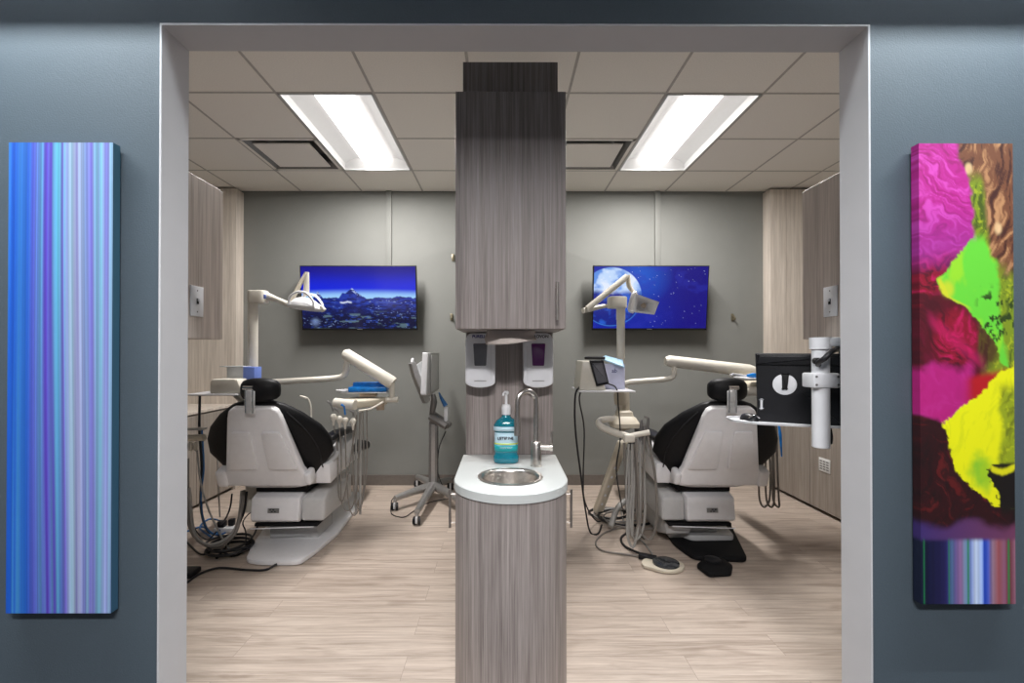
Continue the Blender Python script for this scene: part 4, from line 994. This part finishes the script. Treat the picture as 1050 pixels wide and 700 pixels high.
# delivery arm over the chair
t = thing('delivery_unit', 'ivory dental delivery arm reaching behind the right chair and the monitor', 'dental delivery unit', pt(735, 385, RY), 'dental delivery units')
b = new(); tube(b, fillet(T((637, 395, RY), (645, 391.5, RY), (680, 389, RY), (691, 387, RY), (691.5, 374, RY)), .07), .020, 14); build('lower_arm', b, M['ivory'], t)
b = new(); tube(b, T((682, 370, RY), (686, 370, RY), (768, 380, RY+.05), (773, 381, RY+.05)), [.03, .042, .048, .04], 18); build('spring_arm', b, M['ivory'], t)
b = new(); p0 = pt(790, 396, RY-.1); box(b, p0, (.36, .30, .07), .02, 3); build('head_body', b, M['cream'], t)
b = new(); tube(b, T((758, 401, RY-.3), (800, 401, RY-.3)), .03, 12); build('front_rail', b, M['ivory'], t)
for i in range(3):
    b = new(); x = 777+7*i; tube(b, [pt(x, 405, RY-.3), pt(x+1, 480, RY-.25), pt(x+2, 512, RY-.22), pt(x+8, 519, RY-.2), pt(x+13-3*i, 500, RY-.18), pt(x+10-3*i, 410, RY-.15)], .007, 6, 6); build('hose', b, M['hosed'], t)
t = thing('instrument_tray', 'flat white tray with blue paper and instruments above the right chair', 'tray', pt(775, 388, RY-.25))
b = new(); c = pt(782, 387.5, RY-.25); box(b, c, (.30, .2, .01), .003); build('tray_pan', b, M['plastic'], t)
b = new(); tube(b, [c+Vector((-.0, -.03, .01)), c+Vector((-.10, -.06, .02)), c+Vector((-.14, -.06, .02))], [.014, .018, .008], 8); build('blue_wrap', b, M['bluep'], t)
b = new(); tube(b, [c+Vector((-.10, -.02, .014)), c+Vector((-.23, -.04, .03))], .007, 8); tube(b, [c+Vector((-.10, .03, .014)), c+Vector((-.2, .05, .02))], .007, 8); build('instrument', b, M['plastic'], t)

# bracket shelf with the apex locator box, tablet and papers
SYY = 3.15
t = thing('bracket_shelf', 'thin white shelf on the right light pole under the cream instrument box', 'shelf', pt(617, 400, SYY))
c = pt(618, 399.5, SYY)
b = new(); box(b, (c.x, SYY+.02, c.z), (.37, .34, .010), .004); build('shelf_top', b, M['plastic'], t)
b = new(); lathe(b, (pt(637, 400, RY).x, RY, c.z-.13), [(.05, 0), (.055, .05), (.05, .125)], 18); build('clamp', b, M['cream'], t)
z0 = c.z+.006; MM = Matrix(((1, 0, 0, 0), (0, 0, 1, 0), (0, 1, 0, 0), (0, 0, 0, 1)))
t = thing('instrument_box', 'cream instrument box with a tilted dark screen on the white shelf', 'box', pt(612, 398, SYY))
t.location = Vector((pt(612, 398, SYY).x, SYY, z0))
xa, xb = pt(594, 396, SYY-.12).x, pt(617, 396, SYY-.12).x; z1 = pt(600, 370, SYY-.1).z
b = new(); prism(b, [(xa, z0), (xb+.03, z0), (xb-.03, z1), (xa+.02, z1)], SYY-.12, SYY+.12, MM, .008); build('case', b, M['ivory'], t)
b = new(); q = T((612, 396, SYY-.15), (625, 393.5, SYY-.135), (619, 369, SYY-.135), (604.5, 369.5, SYY-.15)); slab(b, q, .014, .008); tb = build('screen_frame', b, M['bplast'], t)
q2 = [p+(sum(q, Vector())/4-p)*.2+Vector((0, -.0025, 0)) for p in q]
b = new(); slab(b, q2, .004, .004); build('screen', b, M['smoke'], tb)
b = new(); box(b, pt(610, 367, SYY), (.14, .06, .02), .008, 3, Matrix.Rotation(-.25, 3, 'Z')); tag(build('handset', b, M['bplast'], None), 'black handset lying on top of the cream instrument box', 'handset')
t = thing('paper_carton', 'pale blue and white carton with printed marks beside the tilted dark screen', 'box', (0, 0, 0))
t.location = Vector((pt(630, 398, SYY).x, SYY+.05, z0))
xa, xb = pt(619, 385, SYY).x, pt(640, 385, SYY).x; zz = pt(630, 373, SYY).z
b = new(); bx(b, xa, xb, SYY-.02, SYY+.12, z0, zz, .002); build('carton', b, mat('lilac_white_carton', (.55, .56, .72), .6), t)
b = new(); q = T((615, 367, SYY+.0), (640, 376, SYY-.08), (638, 370, SYY+.14), (621, 364.5, SYY+.14)); slab(b, q, .004, .004); build('blue_sheet', b, M['paleblue'], t)
text('lettering', 'ab', .04, (pt(630, 380, SYY-.022).x, SYY-.0215, pt(630, 380, SYY-.022).z), (PI/2, 0, 0), M['inkb'], t)

# black computer monitor hanging from a pole under the cabinet
MY = 1.93
t = thing('computer_monitor', 'black computer monitor seen from behind, partly hidden by the opening', 'monitor', pt(820, 436, MY))
tl, tr, br_, bl = pt(774.5, 362, MY), pt(868, 362.5, MY-.14), pt(868, 439.5, MY-.14), pt(777, 432.5, MY)
q = [bl, br_, tr, tl]
b = new(); Mx = slab(b, q, .030, .006); mb_ = build('rear_shell', b, M['bplast'], t)
def onm(px, py, d=0): 
    # point on the monitor's rear face
    n = Mx.col[2].xyz; o = Mx.col[3].xyz; dr = (pt(px, py, 2)-Vector((0, 0, EYE))); k = (o-Vector((0, 0, EYE))).dot(n)/dr.dot(n); return Vector((0, 0, EYE))+dr*k-n*d
nrm = -Mx.col[2].xyz
b = new(); lathe(b, onm(804.5, 394, .0), [(.043, 0), (.043, .003), (.039, .005)], 36, nrm); o = build('mount_disc', b, M['plastic'], t)
b = new(); slab(b, [onm(802, 399, .007), onm(807, 399, .007), onm(809, 383, .007), onm(801.5, 383, .007)], .003, .003); build('cable_slot', b, M['dark'], o, False)
b = new()
for i in range(9):
    x = 798+3.6*i; bb = [onm(x, 376, .0012), onm(x+1.6, 376.4, .0012), onm(x-1.5+1.6, 368.4, .0012), onm(x-1.5, 368, .0012)]; b.faces.new([b.verts.new(p) for p in bb])
o = build('vent_slot', b, M['rubber'], t, False)
b = new(); slab(b, [onm(779.5, 419, .001), onm(782, 419, .001), onm(782, 409, .001), onm(779.5, 409, .001)], .002, .001); build('sticker', b, M['plastic'], t, False)
b = new(); n2 = Mx.col[2].xyz; cI = sum(q, Vector())/4+n2*.031
fr = [p+(cI-p)*.04+n2*.031 for p in q]; b.faces.new([b.verts.new(p) for p in fr]); build('screen', b, M['glow'], t, False)
b = new(); slab(b, [onm(776, 374, .006), onm(866, 375, .006), onm(866, 364, .006), onm(778, 364, .006)], .008, .004); build('top_bulge', b, M['bplast'], t)

PYY = 1.70
t = thing('monitor_pole', 'thick white pole hanging below the right upper cabinet and holding the monitor', 'monitor mount', pt(846, 455, PYY))
pc = pt(841.8, 455, PYY); ztop = 1.395; zb = pt(846, 459, PYY).z
b = new(); lathe(b, (pc.x, PYY, zb), [(.025, 0), (.029, .004), (.029, ztop-.04-zb)], 32); build('tube', b, M['plastic'], t)
b = new(); lathe(b, (pc.x, PYY, ztop-.045), [(.034, 0), (.036, .002), (.036, .045)], 32); bx(b, pc.x, pc.x+.14, PYY-.034, PYY+.034, ztop-.035, ztop, .008); build('top_mount', b, M['plastic'], t)
cc = pt(846, 390.5, PYY-.05); b = new(); box(b, (pc.x, PYY-.0, cc.z), (.098, .07, .054), .006); 
cl_ = build('clamp', b, M['plastic'], t)
for dx in (-.040, .040):
    for dz in (-.015, .015): b = new(); lathe(b, (pc.x+dx, PYY-.035, cc.z+dz), [(.004, 0), (.004, -.003)], 10, (0, 1, 0)); build('bolt', b, M['dsteel'], cl_)
b = new(); tube(b, [(pc.x, PYY+.04, cc.z), onm(848, 394, .0)], .02, 10); build('swing_arm', b, M['plastic'], t)
b = new(); lathe(b, pt(839.5, 370, PYY-.033), [(.012, .02), (.012, -.001)], 14, (0, 1, 0)); hl = build('cable_port', b, M['dark'], t)
b = new(); tube(b, T((839, 374, PYY-.03), (840, 371, PYY-.05), (846, 367, PYY-.075), (853, 360, PYY-.07), (862, 357, PYY+.0), (868, 353, PYY+.05)), .0095, 10, 4); build('cable', b, M['cable'], t)
b = new(); tube(b, T((851, 437, PYY+.12), (853, 447, PYY+.12), (852, 455, PYY+.12), (851, 442, PYY+.12)), .004, 8, 4); build('dangling_cord', b, M['cable'], t)
t = thing('keyboard_tray', 'thin white keyboard tray under the black monitor', 'tray', pt(800, 434, 1.9))
b = new(); q = [pt(747, 430, 1.98), pt(778, 434, 1.86), pt(866, 441, 1.72), pt(866, 437, 1.95), pt(757, 425.5, 2.06)]
zq = pt(760, 431, 1.95).z; pl = [(fl_.x, fl_.y) for fl_ in (Vector((q[0].x, 1.95, 0)), Vector((pt(780, 434, 1.86).x, 1.86, 0)), Vector((pt(868, 440, 1.76).x, 1.76, 0)), Vector((1.5, 2.0, 0)), Vector((1.0, 2.05, 0)))]
prism(b, round_poly(pl, .02), zq-.005, zq, None, .002); build('tray_board', b, M['plastic'], t)
b = new(); tube(b, [(x, y, zq+.003) for x, y in round_poly(pl, .02)]+[(*round_poly(pl, .02)[0], zq+.003)], .0035, 8); build('raised_lip', b, M['plastic'], t)
b = new(); mc = pt(768, 426, 1.93); rings = []
for i in range(8):
    a = -PI/2+PI*i/7; rings.append([Vector((mc.x+.030*max(.15, math.cos(a))*x, 1.93+.05*math.sin(a), zq+.003+max(0, .032*max(.15, math.cos(a)**.7)*z))) for x, z in [(math.cos(k), math.sin(k)) for k in [PI*j/9 for j in range(10)]]])
loft(b, rings); o = build('computer_mouse', b, M['bplast'], None, True, 60); tag(o, 'black computer mouse on the end of the keyboard tray', 'computer mouse')
b = new(); tube(b, [Vector((mc.x-.022, 1.89, zq+.02)), Vector((mc.x, 1.885, zq+.032)), Vector((mc.x+.022, 1.89, zq+.02))], .003, 6, 3); build('silver_trim', b, M['chrome'], o)
b = new(); tube(b, T((798, 433, 2.9), (800, 445, 2.88), (801.5, 468, 2.88)), [.005, .009, .004], 8, 3); tag(build('blue_strap', b, M['bluep'], None), 'thin blue strap hanging beside the right chair below the monitor', 'strap')

# foot controls
t = thing('foot_control', 'round cream foot control disc with a dark top on the floor', 'foot pedal', fl(682, 580))
fc = fl(682, 581)
b = new(); prism(b, round_poly([(fc.x+.115*math.cos(2*PI*i/24)-(.03 if 8 < i < 14 else 0), fc.y+.10*math.sin(2*PI*i/24)) for i in range(24)], .01, 2), .002, .022, None, .006); build('base_ring', b, M['cream'], t)
b = new(); lathe(b, fc+Vector((.005, 0, .022)), [(.082, 0), (.080, .01), (.06, .018), (.03, .02)], 32); build('pedal_disc', b, M['glow'], t)
b = new(); box(b, fl(664, 571, .02), (.11, .05, .03), .006, 2, Matrix.Rotation(-.5, 3, 'Z')); build('cord_block', b, M['bplast'], t)
b = new(); tube(b, [fl(658, 568, .02), fl(641, 560, .01), fl(637, 551, .008), fl(645, 546, .008), fl(655, 548, .01), fl(661, 552, .01)], .008, 8, 5); build('cord', b, M['cable'], t)
b = new(); tube(b, [fl(664, 571, .012), fl(640, 568, .008), fl(617, 564, .008), fl(611, 555, .008), fl(622, 545, .008), fl(640, 541, .008), fl(656, 545, .01)], .006, 8, 5); build('hose', b, M['hosed'], t)
b = new(); tube(b, [fl(669, 568, .012), fl(660, 556, .008), fl(650, 548, .008), fl(640, 535, .008), fl(636, 520, .008)], .005, 8, 5); build('hose', b, M['hose'], t)
t = thing('chair_pedal', 'black chair foot pedal box on the floor in front of the black mat', 'foot pedal', fl(732, 585))
c = fl(733, 583)
b = new(); hexa = [fl(714, 583), fl(727, 593), fl(750, 591.5), fl(751.5, 583.5), fl(741, 576), fl(722, 576)]
prism(b, round_poly([(p.x, p.y) for p in hexa], .02), .003, .03, None, .008); build('pedal_base', b, M['rubber'], t)
c2 = fl(732, 581); b = new(); lathe(b, (c2.x, c2.y+.02, .03), [(.05, 0), (.05, .012), (.03, .02)], 20); build('pedal_pad', b, M['bplast'], t)

# ================================================================== CABLES AND HOSES
def wire(pts, r, m, label, name='floor_cable', cat='cable', group='cables and hoses', k=6):
    b = new(); tube(b, pts, r, 7, k); o = build(name, b, M[m], None, True, 80); tag(o, label, cat, group); return o
ZL = 3.15
wire([pt(205, 402, 3.3), pt(204.5, 440, 3.3), pt(207, 480, 3.3), pt(206, 520, 3.35), fl(214, 545, .01), fl(232, 550, .01)], .009, 'cable', 'thick black cable falling from the bracket table to the floor at the left')
wire([pt(207, 440, 3.28), pt(209, 480, 3.28), pt(206, 510, 3.3), pt(211, 540, 3.3), fl(225, 548, .01), fl(240, 540, .01)], .006, 'cblue', 'blue cable hanging behind the left chair beside the thick black cable')
wire([pt(202, 462, 3.05), pt(206, 495, 3.05), pt(213, 520, 3.05), pt(222, 540, 3.05), fl(235, 562, .02), fl(250, 566, .01)], .006, 'hose', 'grey hose hanging from the cream assistant arm holder')
wire([pt(192, 470, 3.0), pt(193, 530, 3.0), pt(203, 553, 3.0), pt(222, 560, 3.0), pt(240, 548, 3.02), pt(247, 525, 3.1), pt(250, 503, 3.2)], .012, 'hosed', 'thick taupe hose sagging in a wide loop left of the pale base plate', 'sagging_hose', 'hose')
wire([pt(194, 500, 3.0), pt(199, 545, 3.0), pt(213, 558, 3.0), pt(232, 552, 3.02), pt(244, 535, 3.1), pt(248, 503, 3.2)], .010, 'hose', 'thick light grey hose sagging in a wide loop left of the pale base plate', 'sagging_hose', 'hose')
wire([pt(253, 504, 3.2), pt(250, 525, 3.2), pt(240, 547, 3.1), fl(232, 560, .02), fl(222, 572, .01)], .008, 'cable', 'black cable dropping beside the grey hoses under the left chair')
wire([pt(238, 506, 3.3), pt(236, 520, 3.3), pt(231, 532, 3.3), fl(224, 540, .02)], .006, 'cable', 'short black cable running down to the plug strip')
wire([pt(223, 470, 3.4), pt(224, 500, 3.4), pt(225.5, 530, 3.4)], .005, 'hose', 'thin white cord hanging straight to the white plug')
coil = []
cc_ = fl(236, 566)
for i in range(70):
    a = i*.42; coil.append(Vector((cc_.x+(.13+.02*math.sin(i*.3))*math.cos(a), cc_.y+(.12+.02*math.cos(i*.21))*math.sin(a), .012+.0009*i)))
wire(coil, .008, 'cable', 'coiled black cable lying on the floor by the pale base plate', 'coiled_cable', 'cable', None, 2)
wire([fl(188, 600, .008), fl(205, 588, .008), fl(225, 582, .008), fl(252, 584, .008), fl(272, 584, .008), fl(284, 578, .03)], .007, 'cable', 'black cable crossing the floor to the front edge of the pale base plate')
wire([fl(189, 553, .008), fl(206, 568, .008), fl(222, 563, .008), fl(240, 570, .008), fl(252, 560, .01), pt(262, 545, 3.2), pt(266, 530, 3.25)], .006, 'cable', 'black cable on the floor between the coil and the pump cover')
wire([pt(252, 560, 3.1), pt(252, 545, 3.1), pt(249, 535, 3.12), pt(258, 525, 3.15), pt(266, 530, 3.2)], .004, 'cable', 'thin black cord looping beside the pump cover')
wire([pt(192, 505, 3.2), pt(199, 540, 3.2), pt(212, 553, 3.2), pt(222, 545, 3.2)], .005, 'cable', 'thin black cord curving at the left edge of the room')
wire([fl(190, 545, .01), fl(208, 540, .02), fl(220, 548, .02), fl(228, 536, .03), fl(215, 532, .03), fl(205, 541, .02), fl(219, 552, .01)], .007, 'cblue', 'blue network cable bunched on the floor at the left')
t = thing('plug_strip', 'small white and black power plug strip among the cables at the left', 'power strip', fl(230, 548))
c = fl(232, 545); b = new(); box(b, (c.x, c.y, .02), (.16, .06, .035), .008); build('strip_body', b, M['plastic'], t)
b = new(); box(b, (c.x-.03, c.y+.0, .06), (.05, .05, .045), .008); box(b, (c.x+.03, c.y+.02, .065), (.04, .04, .05), .008); build('plug', b, M['bplast'], t)
c = fl(198, 590); b = new(); box(b, (c.x-.03, c.y, .02), (.10, .10, .035), .010, 3); tag(build('power_adapter', b, M['bplast'], None), 'black power adapter block on the floor at the left edge of the opening', 'power adapter')
b = new(); bx(b, -2.4, -1.82, 3.0, 3.26, .004, .016, .003)
# right-hand tangle
wire([pt(595, 396, 3.05), pt(590, 405, 3.05), pt(590, 440, 3.05), pt(596, 490, 3.1), pt(600, 520, 3.15), fl(605, 545, .02), fl(613, 547, .01), fl(617, 538, .01)], .0065, 'cable', 'long black cable hanging left of the cream instrument box to the floor')
wire([pt(597, 398, 3.05), pt(594, 410, 3.05), pt(599, 440, 3.1), pt(598, 490, 3.15), pt(600, 515, 3.2), fl(612, 534, .02), fl(625, 530, .01)], .005, 'cable', 'second thinner black cable hanging beside the long black cable under the white shelf')
wire([pt(623, 393, 3.0), pt(632, 398, 3.02), pt(634, 415, 3.05), pt(636, 450, 3.1), pt(632, 480, 3.15), pt(636, 510, 3.2), fl(640, 528, .01)], .0045, 'cable', 'thin black cord running down in front of the cream post')
for k in range(4):
    c = fl(624+9*k, 527+3*k); pts = [Vector((c.x+(.16+.03*k)*math.cos(a*.7+k), c.y+(.12+.03*k)*math.sin(a*.7+k), .01+.008*k)) for a in range(10)]
    wire(pts, .007 if k % 2 else .010, ('cable', 'hose', 'cable', 'hosed')[k], ('loop of black cable on the floor below the cream support leg', 'loop of grey hose on the floor under the hanging hose bundle', 'loop of black cable on the floor under the hanging hose bundle', 'taupe hose loop on the floor beside the black mat')[k], 'cable_loop')
wire([pt(626, 540, 3.4), pt(634, 520, 3.5), pt(650, 510, 3.6), pt(668, 517, 3.5), pt(672, 528, 3.4)], .022, 'hose', 'thick grey hose humped over the cables behind the hanging bundle', 'thick_hose', 'hose')
wire([pt(314, 408, 3.0), pt(308, 406, 3.05), pt(316, 409, 3.1), pt(319, 420, 3.1), pt(319, 440, 3.1)], .006, 'ivory', 'thin ivory tube arching beside the left chair back cushion', 'curved_tube', 'tube')
